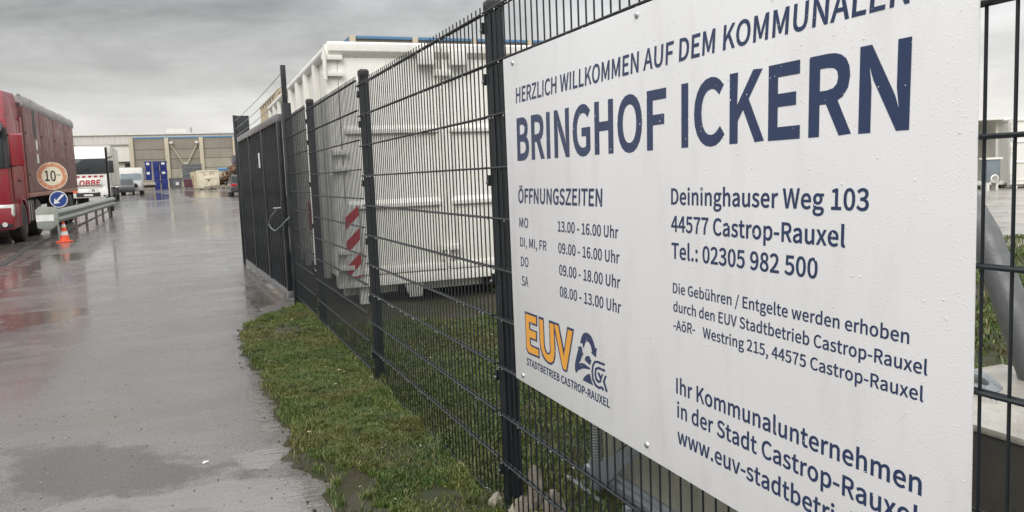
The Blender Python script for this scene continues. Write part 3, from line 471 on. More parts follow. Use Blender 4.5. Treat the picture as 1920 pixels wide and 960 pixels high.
for j in range(VX.shape[0]):
    lx = verge_left(VY[j, 0])
    for i in range(VX.shape[1]):
        d = VX[j, i] - lx
        kp[j, i] = d > -0.13 - 0.05 * fbm(VX[j, i], VY[j, i], 9, 2)
        VZ[j, i] = -0.007 + min(1, max(0, (d + 0.14) / 0.12)) * 0.010 + min(1, max(0, (d + 0.02) / 0.12)) * relief(VX[j, i], VY[j, i]) + 0.004 * fbm(VX[j, i], VY[j, i], 12, 2) + gz(VY[j, 0])
grid_obj('verge_soil', VX, VY, VZ, SOIL, keep=kp, label='muddy soil of the grass verge in front of the fence')
# ground behind the fence
BACK = lambda x, y: 0.02 + 0.03 * fbm(x, y, 0.9, 3) + (0.012 if y < 7 else 0)
xs = np.concatenate([np.arange(0.06, 3, 0.08), np.arange(3, 30, 0.6)]); ys = np.concatenate([np.arange(-4, 10, 0.12), np.arange(10, 16.2, 0.4)])
BX, BY = np.meshgrid(xs, ys); BZ = np.array([[BACK(x, y) + gz(y) for x, y in zip(r1, r2)] for r1, r2 in zip(BX, BY)])
def yard_line(x): return 9.6 + 0.12 * (12 - x)         # grass ends here, the slab begins
grid_obj('lawn_soil', BX, BY, BZ, SOIL, keep=(BX < 3.25) | (BY < np.vectorize(yard_line)(BX)), label='soil and grass ground behind the fence')
sx, sy = np.meshgrid(np.linspace(3.1, 120, 60), np.linspace(8.3, 38, 40))
sz = 0.0125 * np.clip(sy - 12, 0, None) + 0.012
grid_obj('yard_slab', sx, sy, sz, slab_mat(), label='wet concrete yard surface behind the fence')

# ------------------------------------------------------------------ grass blades (one mass)
def grass_mat():
    b = NB('grass_blades'); rnd = b.geo.outputs['Random Per Island']; n = b.noise(b.pos, 2.2, 5, 0.65, 0.3); n2 = b.noise(b.pos, 0.9, 4, 0.6)
    c = b.mix(b.ramp(n, 0.38, 0.62), (0.048, 0.095, 0.014), (0.095, 0.125, 0.02))
    c = b.mix(b.math('MULTIPLY', b.ramp(n2, 0.48, 0.64), 0.65), c, (0.12, 0.10, 0.032)); c = b.mix(b.math('MULTIPLY', b.ramp(b.noise(b.pos, 5, 5, 0.7), 0.52, 0.66), 0.75), c, (0.035, 0.045, 0.014))
    c = b.mix(b.math('MULTIPLY', b.ramp(rnd, 0.8, 1.0), 0.8), c, (0.26, 0.21, 0.085))
    c = b.mix(b.math('MULTIPLY', b.ramp(rnd, 0.25, 0.0), 0.5), c, (0.03, 0.045, 0.012))
    b.set(c, 0.42, 0, 0.4); return b.m
GRASS = grass_mat()
def make_grass(name, pts, hfun, zfun, label, wid=0.0035):
    n = len(pts); pts = np.array(pts); rng = np.random.default_rng(len(pts))
    h = hfun(pts) * rng.uniform(0.45, 1.25, n); a = rng.uniform(0, 2 * np.pi, n); lean = rng.uniform(0.1, 1.3, n) * h; la = rng.uniform(0, 2 * np.pi, n)
    dx, dy = np.cos(a) * wid / 2, np.sin(a) * wid / 2; z = zfun(pts)
    lx, ly = np.cos(la) * lean, np.sin(la) * lean
    V = np.zeros((n, 5, 3))
    V[:, 0] = np.stack([pts[:, 0] - dx, pts[:, 1] - dy, z - 0.006], -1); V[:, 1] = np.stack([pts[:, 0] + dx, pts[:, 1] + dy, z - 0.006], -1)
    mxx, mxy = pts[:, 0] + lx * 0.35, pts[:, 1] + ly * 0.35
    V[:, 2] = np.stack([mxx + dx * .8, mxy + dy * .8, z + h * 0.6], -1); V[:, 3] = np.stack([mxx - dx * .8, mxy - dy * .8, z + h * 0.6], -1)
    V[:, 4] = np.stack([pts[:, 0] + lx, pts[:, 1] + ly, z + h * (1.0 - 0.25 * np.clip(lean / h, 0, 1))], -1)
    me = bpy.data.meshes.new(name); me.vertices.add(n * 5); me.vertices.foreach_set('co', V.reshape(-1).astype(np.float32))
    base = np.arange(n)[:, None] * 5; li = np.concatenate([base + np.array([[0, 1, 2, 3]]), base + np.array([[3, 2, 4]])], 1).reshape(-1)
    ls = (np.arange(n)[:, None] * 7 + np.array([[0, 4]])).reshape(-1)
    me.loops.add(n * 7); me.loops.foreach_set('vertex_index', li.astype(np.int32)); me.polygons.add(2 * n); me.polygons.foreach_set('loop_start', ls.astype(np.int32))
    me.update(calc_edges=True); me.materials.append(GRASS); o = link(name, me); return tag(o, label, None, None, 'stuff')
def scatter(n, x0, x1, y0, y1, ok, seed):
    rng = np.random.default_rng(seed); out = []
    P = np.stack([rng.uniform(x0, x1, n), rng.uniform(y0, y1, n)], -1); dens = rng.uniform(0, 1, n)
    for (x, y), d in zip(P, dens):
        if ok(x, y, d): out.append((x, y))
    return out
def ok_front(x, y, d):
    e_ = x - verge_left(y)
    if e_ < -0.045: return False
    if e_ < 0.0: return d < .10 + .35 * fbm(x, y, 8, 3)
    bald = fbm(x + 4, y, 2.6, 4)
    v = 0.85 + bald * 1.1
    if y < 4.0 and e_ < 0.12 + .1 * fbm(x, y, 5): v -= 0.8      # muddy corner by the tarmac
    if e_ < 0.12: v *= 0.25 + e_ * 6
    if (x + 0.32) ** 2 + ((y - 7.75) * 0.7) ** 2 < 0.02: v = 0.1  # dug-up patch
    return d < v
pf = scatter(230000, -0.8, 0.03, 2.9, 9.5, ok_front, 3)
zf = lambda P: np.array([relief(x, y) + gz(y) for x, y in P])
make_grass('verge_grass', pf, lambda P: np.array([0.03 + 0.02 * max(-0.7, fbm(x, y, 2.0, 3)) + 0.022 * max(0, fbm(x + 5, y, 9.0, 2)) for x, y in P]), zf, 'short damp green and straw coloured grass on the verge before the fence', 0.0042)
def ok_back(x, y, d):
    if y > 7.6 + 0.4 * fbm(x, 2, 1.0, 3) and x < 3.4: return False
    if 0.45 < x < 1.6 and y < 3.2: return False
    if x > 3.2 and y > yard_line(x) - 0.05: return False
    return d < 0.95 + fbm(x + 2, y, 1.6, 4) * 0.8
pb = scatter(230000, 0.03, 3.6, 1.8, 8.0, ok_back, 5)
zb = lambda P: np.array([BACK(x, y) + gz(y) for x, y in P])
make_grass('lawn_grass', pb, lambda P: np.array([0.034 + 0.02 * max(-0.6, fbm(x, y, 2.0, 3)) for x, y in P]), zb, 'green grass growing behind the fence around the containers', 0.006)
pr = scatter(90000, 2.2, 15, 1.8, 10, lambda x, y, d: y < yard_line(x) - 0.03 and d < 0.9 + fbm(x, y, 1.2, 3), 9)
make_grass('lawn_grass', pr, lambda P: np.full(len(P), 0.06), zb, 'brighter grass behind the mast base, running to the yard edge', 0.013)
# clods, leaves and litter on the verge
mb = MB(); rng = random.Random(4)
def clod(mb, c, r, k=8):
    bm = bmesh.new(); bmesh.ops.create_icosphere(bm, subdivisions=1, radius=1)
    mb.add([Vector(c) + Vector((v.co.x * r * rng.uniform(.7, 1.3), v.co.y * r * rng.uniform(.7, 1.3), v.co.z * r * rng.uniform(.4, .9))) for v in bm.verts], [[v.index for v in f.verts] for f in bm.faces]); bm.free()
for _ in range(260):
    y = rng.uniform(3.0, 9.2); x = verge_left(y) + rng.gauss(-.01, .05); clod(mb, (x, y, 0.005), rng.uniform(0.002, 0.008) * (1 if rng.random() < .9 else 1.6))
for _ in range(120):
    clod(mb, (-0.32 + rng.gauss(0, .09), 7.75 + rng.gauss(0, .12), 0.03), rng.uniform(0.008, 0.028))
for _ in range(60):
    clod(mb, (0.55 + rng.gauss(0, .09), 4.4 + rng.gauss(0, .12), 0.03), rng.uniform(0.01, 0.03))
tag(part('soil_clods', mb, concrete('clod_soil', (0.055, 0.04, 0.025), (0.03, 0.024, 0.016), 8, 0.7, 0.4), smooth=True), 'dark clods of dug-up earth along the verge edge', None, None, 'stuff')
mb = MB()
for _ in range(90):
    if rng.random() < .55: y = rng.uniform(3.0, 8.8); x = rng.uniform(verge_left(y) + 0.02, 0)
    else: x = rng.uniform(0.1, 2.4); y = rng.uniform(2.2, 7.5)
    z = (relief(x, y) if x < 0 else BACK(x, y)) + rng.uniform(0.015, 0.03); s_ = rng.uniform(0.006, 0.017) * (1 if x < 0 else 1.2)
    a = rng.uniform(0, 6.28); M_ = Matrix.Translation((x, y, z)) @ Matrix.Rotation(a, 4, 'Z') @ Matrix.Rotation(rng.uniform(-.7, .7), 4, 'X')
    mb.add([(-s_, 0, 0), (-.2 * s_, -.5 * s_, .2 * s_), (s_, 0, 0), (-.1 * s_, .5 * s_, .25 * s_)], [(0, 1, 2, 3)], M_)
tag(part('fallen_leaves', mb, paint('pale_leaf', (0.42, 0.36, 0.24), (0.2, 0.13, 0.06), 0.8, 0.5, 0, 30, False, 0)), 'small pale fallen leaves scattered over the grass', None, None, 'stuff')
mb = MB()
for _ in range(320):
    px_, py_ = rng.uniform(0, 640), rng.uniform(470, 958); p = ong(px_, py_)
    if p.x > verge_left(p.y) - .05 and p.y < 9.4: continue
    clod(mb, (p.x, p.y, gz(p.y) + 0.002), rng.uniform(0.002, 0.006))
tag(part('loose_grit', mb, concrete('grit', (0.3, 0.28, 0.25), (0.06, 0.055, 0.05), 30, 0.6, 0.2)), 'loose grit and small stones on the wet asphalt', None, None, 'stuff')
p = ong(386, 869); mb = MB(); M_ = Matrix.Translation((p.x, p.y, 0.006)) @ Matrix.Rotation(0.5, 4, 'Z')
mb.add([(-.017, -.006, 0), (0, -.009, .004), (.018, -.004, .001), (.014, .007, .004), (-.003, .005, .007), (-.016, .006, .002)], [(0, 1, 4, 5), (1, 2, 3, 4)], M_)
tag(part('paper_scrap', mb, REFLW), 'small white paper scrap lying on the wet asphalt in the foreground', 'litter')

# ================================================================== MESH FENCE
vw = MB().cyl((0, 0, 0), (0, 0, 2.03), 0.003, 6).mesh('vertical_wire', ANTH, smooth=True)
def hwire(L_): return MB().cyl((0, 0, 0), (0, L_, 0), 0.0042, 6).mesh('horizontal_wire', ANTH, smooth=True)
def panel(y0, n, z0, x0, label):
    """double-rod mesh panel: n+1 vertical wires 50 mm apart from y0 away from the viewer"""
    L_ = n * 0.05 + 0.02; t = thing('mesh_fence_panel', label, 'fence panel', (x0, y0, z0), 0, 'mesh panels of the anthracite fence')
    hm = hwire(L_)
    for i in range(n + 1): link('vertical_wire', vw, t, (random.gauss(0, .0003), i * 0.05 + random.gauss(0, .0008), 0.03))
    for k in range(11):
        for sx_ in (-1, 1): link('horizontal_wire', hm, t, (sx_ * 0.0072, -0.01, 0.03 + 0.2 * k - (0 if k else -0.004)), (random.gauss(0, .0006), 0, random.gauss(0, .0006)))
    return t
panel(-1.68, 47, 0.0, 0, 'anthracite mesh panel standing at the right edge of the picture beyond the sign')
panel(0.742, 46, 0.0, 0, 'anthracite mesh panel that carries the big white welcome sign')
panel(3.092, 49, 0.0, 0, 'anthracite mesh panel just left of the sign, between the two nearest posts')
panel(5.60, 47, 0.045, 0, 'anthracite mesh panel between the second and third nearest posts, set a step higher')
panel(8.00, 36, 0.075, -0.01, 'narrow-looking farthest anthracite mesh panel, between third post and gate')
def post(x, y, z1, label):
    t = thing('fence_post', label, 'fence post', (x, y, 0), 0, 'posts of the anthracite mesh fence')
    mb = MB(); w, d = 0.04, 0.064
    prof = [(-d / 2, -w / 2)]
    for k in range(3):                         # shallow grooves rolled into the two wide faces
        u = -d / 2 + 0.014 + k * 0.018; prof += [(u - .003, -w / 2), (u, -w / 2 + .004), (u + .003, -w / 2)]
    prof += [(d / 2, -w / 2), (d / 2, w / 2)]
    for k in (2, 1, 0):
        u = -d / 2 + 0.014 + k * 0.018; prof += [(u + .003, w / 2), (u, w / 2 - .004), (u - .003, w / 2)]
    prof += [(-d / 2, w / 2)]
    mb.prism(prof, -0.15, z1, 'z'); part('post_tube', mb, ANTH, t)
    c = MB(); a, b_ = d / 2 + .003, w / 2 + .003
    c.rings([[(-a, -b_, z1 - .03), (a, -b_, z1 - .03), (a, b_, z1 - .03), (-a, b_, z1 - .03)], [(-a, -b_, z1 + .004), (a, -b_, z1 + .004), (a, b_, z1 + .004), (-a, b_, z1 + .004)],
             [(-a * .6, -b_ * .6, z1 + .016), (a * .6, -b_ * .6, z1 + .016), (a * .6, b_ * .6, z1 + .016), (-a * .6, b_ * .6, z1 + .016)]])
    part('post_cap', c, BLACKP, t, bevel=.002)
    for z in (1.98, 1.78, 1.38, 0.98, 0.58, 0.18):
        cl_ = part('clamp', MB().bb(-d / 2 - .014, -d / 2 + .002, w / 2 - .004, w / 2 + .012, z - .022, z + .022), ANTH, t, bevel=.002)
        part('bolt', MB().cyl((-d / 2 - .019, w / 2 + .006, z - .008), (-d / 2 - .013, w / 2 + .006, z - .008), .006, 8), STEEL, cl_)
    return t
post(0.042, 0.70, 2.08, 'fence post just outside the right edge next to the sign')
post(0.044, 3.062, 2.075, 'nearest big dark fence post, directly left of the white sign')
post(0.044, 5.535, 2.13, 'second nearest dark fence post, in front of the red and white striped plate')
post(0.038, 7.975, 2.175, 'third and smallest dark fence post, nearest to the gate')
# lump of stones and old concrete at the foot of the nearest post
for i, (x, y, r, h) in enumerate(((0.055, 2.95, 0.06, 0.07), (-0.015, 3.10, 0.032, 0.05), (0.105, 2.97, 0.034, 0.17), (0.145, 2.87, 0.045, 0.10), (0.07, 2.86, 0.05, 0.05))):
    bm = bmesh.new(); bmesh.ops.create_icosphere(bm, subdivisions=3, radius=1); mb = MB()
    vs = []
    for v in bm.verts:
        n_ = 1 + 0.45 * mnoise.noise(v.co * 1.5 + Vector((i * 7, 0, 0))) + 0.28 * mnoise.noise(v.co * 4 + Vector((i, 3, 0))); vs.append((v.co.x * r * n_, v.co.y * r * n_, v.co.z * h * n_ + h * .35))
    mb.add(vs, [[v.index for v in f.verts] for f in bm.faces]); bm.free()
    o = part('concrete_lump', mb, STONE, smooth=True, loc=(x, y, 0))
    tag(o, ('broad rubble lump against the foot of the nearest fence post', 'small pale lump left of the nearest post foot', 'tall pointed rubble lump right behind the nearest post',
            'rubble lump farthest right of the nearest post foot', 'low flat rubble lump before the nearest post foot')[i], 'rubble', 'rubble lumps at the foot of the nearest post')

mb = MB(); rr = random.Random(21)
for k in range(11):
    for _ in range(26):
        y = rr.uniform(0.75, 5.4); mb.lathe([(0, -.0105), (.0022, -.008), (.0024, -.006), (.001, -.003), (0, -.002)], (-.0072, y, .03 + .2 * k), 'z', 6)
tag(part('hanging_drops', mb, DROP, smooth=True), 'rain drops hanging under the fence wires', None, None, 'stuff')
def ok_foot(x, y, d): return d < .35 + 1.2 * max(0, fbm(x * 2, y, 3.0, 3))
pw = scatter(5200, -0.07, 0.12, 2.9, 9.3, ok_foot, 31)
make_grass('fence_foot_grass', pw, lambda P: np.array([0.07 + 0.06 * max(-.5, fbm(x, y, 4.0, 3)) for x, y in P]), lambda P: np.array([max(relief(x, y), .01) + gz(y) for x, y in P]), 'longer unmown grass along the foot of the fence', 0.0045)
# ================================================================== WELCOME SIGN
XS = -0.0155
def sp(px, py, X=XS): return onx(px, py, X)
sign = thing('welcome_sign', 'large white welcome board with navy German lettering screwed to the mesh fence', 'sign', (0, 0, 0))
tl = sp(943, 112); tr0 = sp(1225, 0); bl = sp(968, 708); br0 = sp(1385, 960); YR = sp(1827.5, 480).y
def ext(a, b_, Y): t_ = (Y - a.y) / (b_.y - a.y); return a + (b_ - a) * t_
tr = ext(tl, tr0, YR); br = ext(bl, br0, YR)
sheet = MB(); front = [tl, tr, br, bl]; thick = Vector((0.0035, 0, 0))
sheet.add([v for v in front] + [v + thick for v in front], [(0, 1, 2, 3), (7, 6, 5, 4), (0, 4, 5, 1), (1, 5, 6, 2), (2, 6, 7, 3), (3, 7, 4, 0)])
part('board', sheet, SIGNW, sign, bevel=0.0008)
OFF = Vector((-0.0006, 0, 0))
LINES = [
    ("HERZLICH WILLKOMMEN AUF DEM KOMMUNALEN", (967.5, 193.2), (1705.6, 4), (967.5, 166), .030, None),
    ("BRINGHOF ICKERN", (970.5, 299), (1705, 237), (968.5, 225), .040, None),
    ("ÖFFNUNGSZEITEN", (972, 380), (1129, 386.6), (972, 354.3), .035, None),
    ("MO", (974, 425.6), (990.5, 427.4), (974, 408.1), .022, None),
    ("13.00 - 16.00 Uhr", (1046, 433.6), (1159.5, 446.9), (1046, 414.7), .027, None),
    ("DI, MI, FR", (975.6, 461.4), (1024.8, 470.6), (975.6, 444.6), .019, None),
    ("09.00 - 16.00 Uhr", (1047, 474), (1161.6, 494.2), (1047, 455.2), .027, None),
    ("DO", (976.9, 498.4), (991, 501), (976.9, 481), .019, None),
    ("09.00 - 18.00 Uhr", (1048.6, 515), (1163, 541), (1048.6, 496), .027, None),
    ("SA", (978.3, 534.5), (990.8, 537.8), (978.3, 517), .019, None),
    ("08.00 - 13.00 Uhr", (1049.8, 555.5), (1164.5, 587.7), (1049.8, 536.7), .027, None),
    ("Deininghauser Weg 103", (1258.6, 382.7), (1629.4, 394.7), (1258.6, 353.8), .030, None),
    ("44577 Castrop-Rauxel", (1258.6, 433.2), (1585, 463), (1258.6, 404.8), .030, None),
    ("Tel.: 02305 982 500", (1259.3, 483.7), (1533, 522.2), (1259.3, 455.3), .030, None),
    ("Die Gebühren / Entgelte werden erhoben", (1261.9, 548.6), (1704.9, 644.6), (1261.9, 530.3), .022, None),
    ("durch den EUV Stadtbetrieb Castrop-Rauxel", (1262.7, 583.1), (1739, 704), (1262.7, 564.8), .022, None),
    ("-AöR-", (1263, 617.8), (1303.3, 627), (1263, 599.5), .022, None),
    ("Westring 215, 44575 Castrop-Rauxel", (1318, 632.5), (1731.4, 753.6), (1318, 613.4), .022, None),
    ("Ihr Kommunalunternehmen", (1268.1, 736.4), (1728, 929.3), (1268.1, 708.8), .027, None),
    ("in der Stadt Castrop-Rauxel", (1270, 781.4), (1721.7, 994.4), (1270, 753.6), .027, None),
    ("www.euv-stadtbetrieb.de", (1270.4, 829.8), (1480, 939.8), (1270.4, 802), .027, "www.euv-stadt"),
    ("STADTBETRIEB CASTROP-RAUXEL", (987.6, 682.8), (1143.6, 765.2), (987.6, 670.3), .046, None),
]
for s, a, b_, c, bold, ref in LINES:
    lettering(s, sp(*a), sp(*b_), sp(*c), XS, NAVY, sign, bold, ref, off=OFF)
def shape(name, pts, o, sc, mat, depth, label=None):
    mb = MB(); vs = [sp(o[0] + x / sc, o[1] + y / sc, XS) + Vector((-depth, 0, 0)) for x, y in pts]; mb.add(vs, [list(range(len(vs)))])
    return part(name, mb, mat, sign, label=label)
O1, S1 = (975, 575), 7.383
shape('logo_outline', [(66, 60), (238, 122), (242, 276), (142, 240), (142, 303), (238, 345), (240, 490), (150, 452), (152, 510), (160, 528), (270, 575), (275, 722), (122, 655), (100, 618), (88, 575)], O1, S1, NAVY, .0007)
shape('logo_outline', [(257, 130), (328, 157), (345, 520), (358, 590), (385, 640), (405, 635), (416, 600), (400, 183), (480, 213), (482, 380), (495, 560), (492, 700), (475, 775), (440, 806), (400, 797), (350, 752), (308, 680), (284, 590), (272, 480)], O1, S1, NAVY, .0007)
shape('logo_outline', [(470, 209), (540, 235), (612, 590), (655, 275), (750, 312), (655, 908), (605, 890), (585, 850), (468, 290)], O1, S1, NAVY, .0009)
shape('logo_letter', [(78, 92), (225, 148), (228, 243), (128, 208), (132, 318), (224, 356), (226, 458), (138, 422), (142, 520), (158, 548), (258, 598), (262, 688), (130, 632), (108, 600), (97, 550)], O1, S1, YELL, .0012, 'orange letter E')
shape('logo_letter', [(268, 168), (322, 188), (335, 540), (350, 610), (375, 655), (400, 665), (425, 645), (430, 600), (412, 222), (468, 243), (482, 560), (480, 680), (465, 750), (435, 775), (405, 768), (362, 728), (325, 665), (300, 590), (285, 480)], O1, S1, YELL, .0012, 'orange letter U')
shape('logo_letter', [(478, 243), (532, 262), (612, 690), (668, 315), (732, 340), (645, 880), (608, 862), (594, 830)], O1, S1, YELL, .0014, 'orange letter V')
O2, S2 = (1070, 610), 7.387
for pts in ([(135, 245), (150, 170), (175, 115), (210, 97), (245, 108), (285, 150), (315, 215), (345, 322), (365, 310), (352, 445), (283, 380), (298, 368), (285, 300), (262, 245), (232, 215), (205, 235), (180, 318), (163, 245)],
            [(97, 297), (152, 290), (178, 425), (162, 410), (140, 485), (108, 530), (150, 520), (190, 530), (270, 590), (268, 615), (220, 600), (160, 598), (110, 620), (75, 658), (62, 600), (62, 530), (80, 440), (110, 320)],
            [(197, 480), (205, 440), (235, 418), (262, 432), (288, 490), (270, 553)],
            [(168, 758), (195, 710), (230, 680), (270, 670), (285, 750), (315, 833)]):
    shape('logo_figure', pts, O2, S2, NAVY, .0009)
def stroke(pts, w):
    for (x1, y1), (x2, y2) in zip(pts[:-1], pts[1:]):
        dx, dy = x2 - x1, y2 - y1; l = math.hypot(dx, dy); ux, uy = dx / l, dy / l; e_ = w * .18
        ww = w * (0.62 + 0.38 * abs(ux))       # thinner where the board is foreshortened
        a, b_, c, d = (x1 - ux * e_ - uy * ww / 2, y1 - uy * e_ + ux * ww / 2), (x2 + ux * e_ - uy * ww / 2, y2 + uy * e_ + ux * ww / 2), (x2 + ux * e_ + uy * ww / 2, y2 + uy * e_ - ux * ww / 2), (x1 - ux * e_ + uy * ww / 2, y1 - uy * e_ - ux * ww / 2)
        STK.add([sp(O2[0] + x / S2, O2[1] + y / S2) + Vector((-.0008 - .00002 * len(STK.f), 0, 0)) for x, y in (a, b_, c, d)], [(0, 1, 2, 3)])
STK = MB()
stroke([(468, 545), (370, 504), (335, 508), (312, 550), (300, 640), (310, 740), (345, 825), (392, 865), (432, 858), (455, 895)], 33)
stroke([(470, 627), (385, 588), (350, 605), (343, 680), (358, 745), (388, 782), (414, 775), (418, 735), (388, 660)], 33)
stroke([(440, 682), (425, 725)], 30); stroke([(488, 705), (462, 775), (502, 915)], 33)
part('logo_monogram', STK, NAVY, sign)
for px, py in ((961, 118), (1194, 28), (981, 704), (1213, 834)):
    q = sp(px, py); part('screw_head', MB().lathe([(0.0, -.006), (.005, -.0055), (.0085, -.003), (.0095, 0)], q, 'x', 14), STEEL, sign, smooth=True)
mb = MB(); rr = random.Random(3)
for _ in range(1000):
    Y = rr.uniform(YR + .01, tl.y - .01); t_ = (Y - tl.y) / (tr.y - tl.y); z0 = (bl + (br - bl) * t_).z + .008; z1 = (tl + (tr - tl) * t_).z - .008
    z = rr.uniform(z0, z1); r_ = rr.choice((.0007, .0008, .001, .001, .0013, .0018)) * rr.uniform(.7, 1.1); n_ = 6
    ring = lambda k, h: [(XS - .0007 - h, Y + k * r_ * math.cos(i * 6.283 / n_), z + k * r_ * 1.15 * math.sin(i * 6.283 / n_)) for i in range(n_)]
    mb.rings([ring(1, 0), ring(.8, r_ * .35), ring(.35, r_ * .55)], caps=True)
o = part('rain_drops', mb, DROP, sign, smooth=True); o['kind'] = 'stuff'

# ================================================================== GATE
gn = at(549, 560, 9.45); gf = at(467, 493, 13.7); dv = Vector((gf.x - gn.x, gf.y - gn.y, 0)); GL = dv.length; ga = math.atan2(-dv.x, dv.y)
gate = thing('yard_gate', 'tall dark steel bar gate swung open beside the drive, with paper notice and cable lock', 'gate', (gn.x - .02, gn.y, 0.0), ga)
H0, H1 = 0.07, 2.19
part('bottom_rail', MB().bb(-.03, .03, 0, GL, H0, H0 + .085), paint('gate_rail_painted_sheen', (0.24, 0.25, 0.255), (0.08, 0.085, 0.085), 0.5, 0.3, 0.5, 6), gate, bevel=.004)  # rails are anthracite; the pale colour paints in the sky's sheen
part('top_rail', MB().bb(-.03, .03, 0, GL, H1 - .085, H1), MATS['gate_rail_painted_sheen'], gate, bevel=.004)
third = GL / 3.0
for k in range(4): part('stile', MB().bb(-.028, .028, k * third - (0.055 if k else -.002), k * third + (0.0 if k else .06), H0 + .085, H1 - .085), ANTH2, gate, bevel=.003)
bm_ = MB().bb(-.0125, .0125, -.0125, .0125, H0 + .085, H1 - .085).mesh('bar', ANTH2)
for k in range(3):
    n_ = 8; a0 = k * third + (.06 if k == 0 else 0); a1 = (k + 1) * third - .055
    for i in range(n_): link('bar', bm_, gate, (0, a0 + (a1 - a0) * (i + 1) / (n_ + 1), 0))
lk = part('lock_case', MB().bb(-.04, .04, .02, .06, .95, 1.22), BLACKP, gate, bevel=.003)
part('handle', MB().tube([(-.04, .04, 1.12), (-.1, .04, 1.12), (-.1, .17, 1.12)], .011, 8), STEEL, lk)
part('notice_paper', MB().bb(-.034, -.0315, 1.75, 1.9, 1.62, 1.82), REFLW, gate, label='small white paper notice on the gate bars')
pts = [Vector((-.09, .05 + .0, 1.1)), Vector((-.13, .25, 1.02)), Vector((-.14, .42, .93)), Vector((-.13, .3, .88)), Vector((-.12, .05, .86)), Vector((-.08, -.15, .92)), Vector((-.03, -.2, .98)), Vector((.02, -.18, 1.02))]
cab_ = part('lock_cable', MB().tube(pts, .007, 8), paint('cable_grey', (0.16, 0.19, 0.18), (0.08, 0.08, 0.08), .3, .4, 0, 5), smooth=True, loc=gate.location, rot=(0, 0, ga))
tag(cab_, 'thin grey-green cable looped loosely through the gate lock', 'cable')
gp = thing('gate_post', 'dark square gate post with a thinner barbed wire arm on top', 'gate post', (gn.x + .055, gn.y - .09, 0))
part('post_tube', MB().bb(-.05, .05, -.05, .05, -.1, 2.3), ANTH2, gp, bevel=.004)
part('arm', MB().bb(-.035, .02, -.035, .02, 2.3, 2.72), ANTH2, gp, bevel=.003)
part('hinge_plate', MB().bb(-.056, -.049, -.045, .045, .9, 1.25), BLACKP, gp, bevel=.002)
part('strike_bolt', MB().tube([(.05, -.02, 1.1), (.14, -.02, 1.1), (.14, -.02, 1.06)], .009, 8), STEEL, gp)
fp = at(463, 493, 14.2); far_post = thing('gate_post', 'far dark gate post with a square sheet housing at its top behind the open gate', 'gate post', (fp.x + .1, fp.y, gz(fp.y)))
part('post_tube', MB().bb(-.16, -.11, -.03, .03, -.1, 2.56), ANTH2, far_post, bevel=.003)
part('housing', MB().bb(-.108, .1, -.05, .05, 1.0, 2.55), ANTH2, far_post, bevel=.004)
for k, (za, zb_) in enumerate(((2.66, 2.52), (2.52, 2.38), (2.40, 2.26))):
    a = Vector((gp.location.x, gp.location.y, za)); b_ = Vector((far_post.location.x - .13, far_post.location.y - .035, zb_ - .02)); mid = (a + b_) / 2 - Vector((0, 0, .025))
    mb = MB().tube([a, a.lerp(mid, .5) - Vector((0, 0, .008)), mid, mid.lerp(b_, .5) - Vector((0, 0, .008)), b_], .0045, 5)
    for i in range(1, 30):
        q = a.lerp(b_, i / 30) - Vector((0, 0, .1 * (i / 30) * (1 - i / 30))); mb.cyl(q - Vector((.018, 0, .014)), q + Vector((.018, 0, .014)), .0028, 4)
    o = part('barbed_wire', mb, GALV2); tag(o, ('topmost', 'middle', 'lowest')[k] + ' strand of barbed wire strung above the gate', 'wire', 'barbed wire strands above the gate')

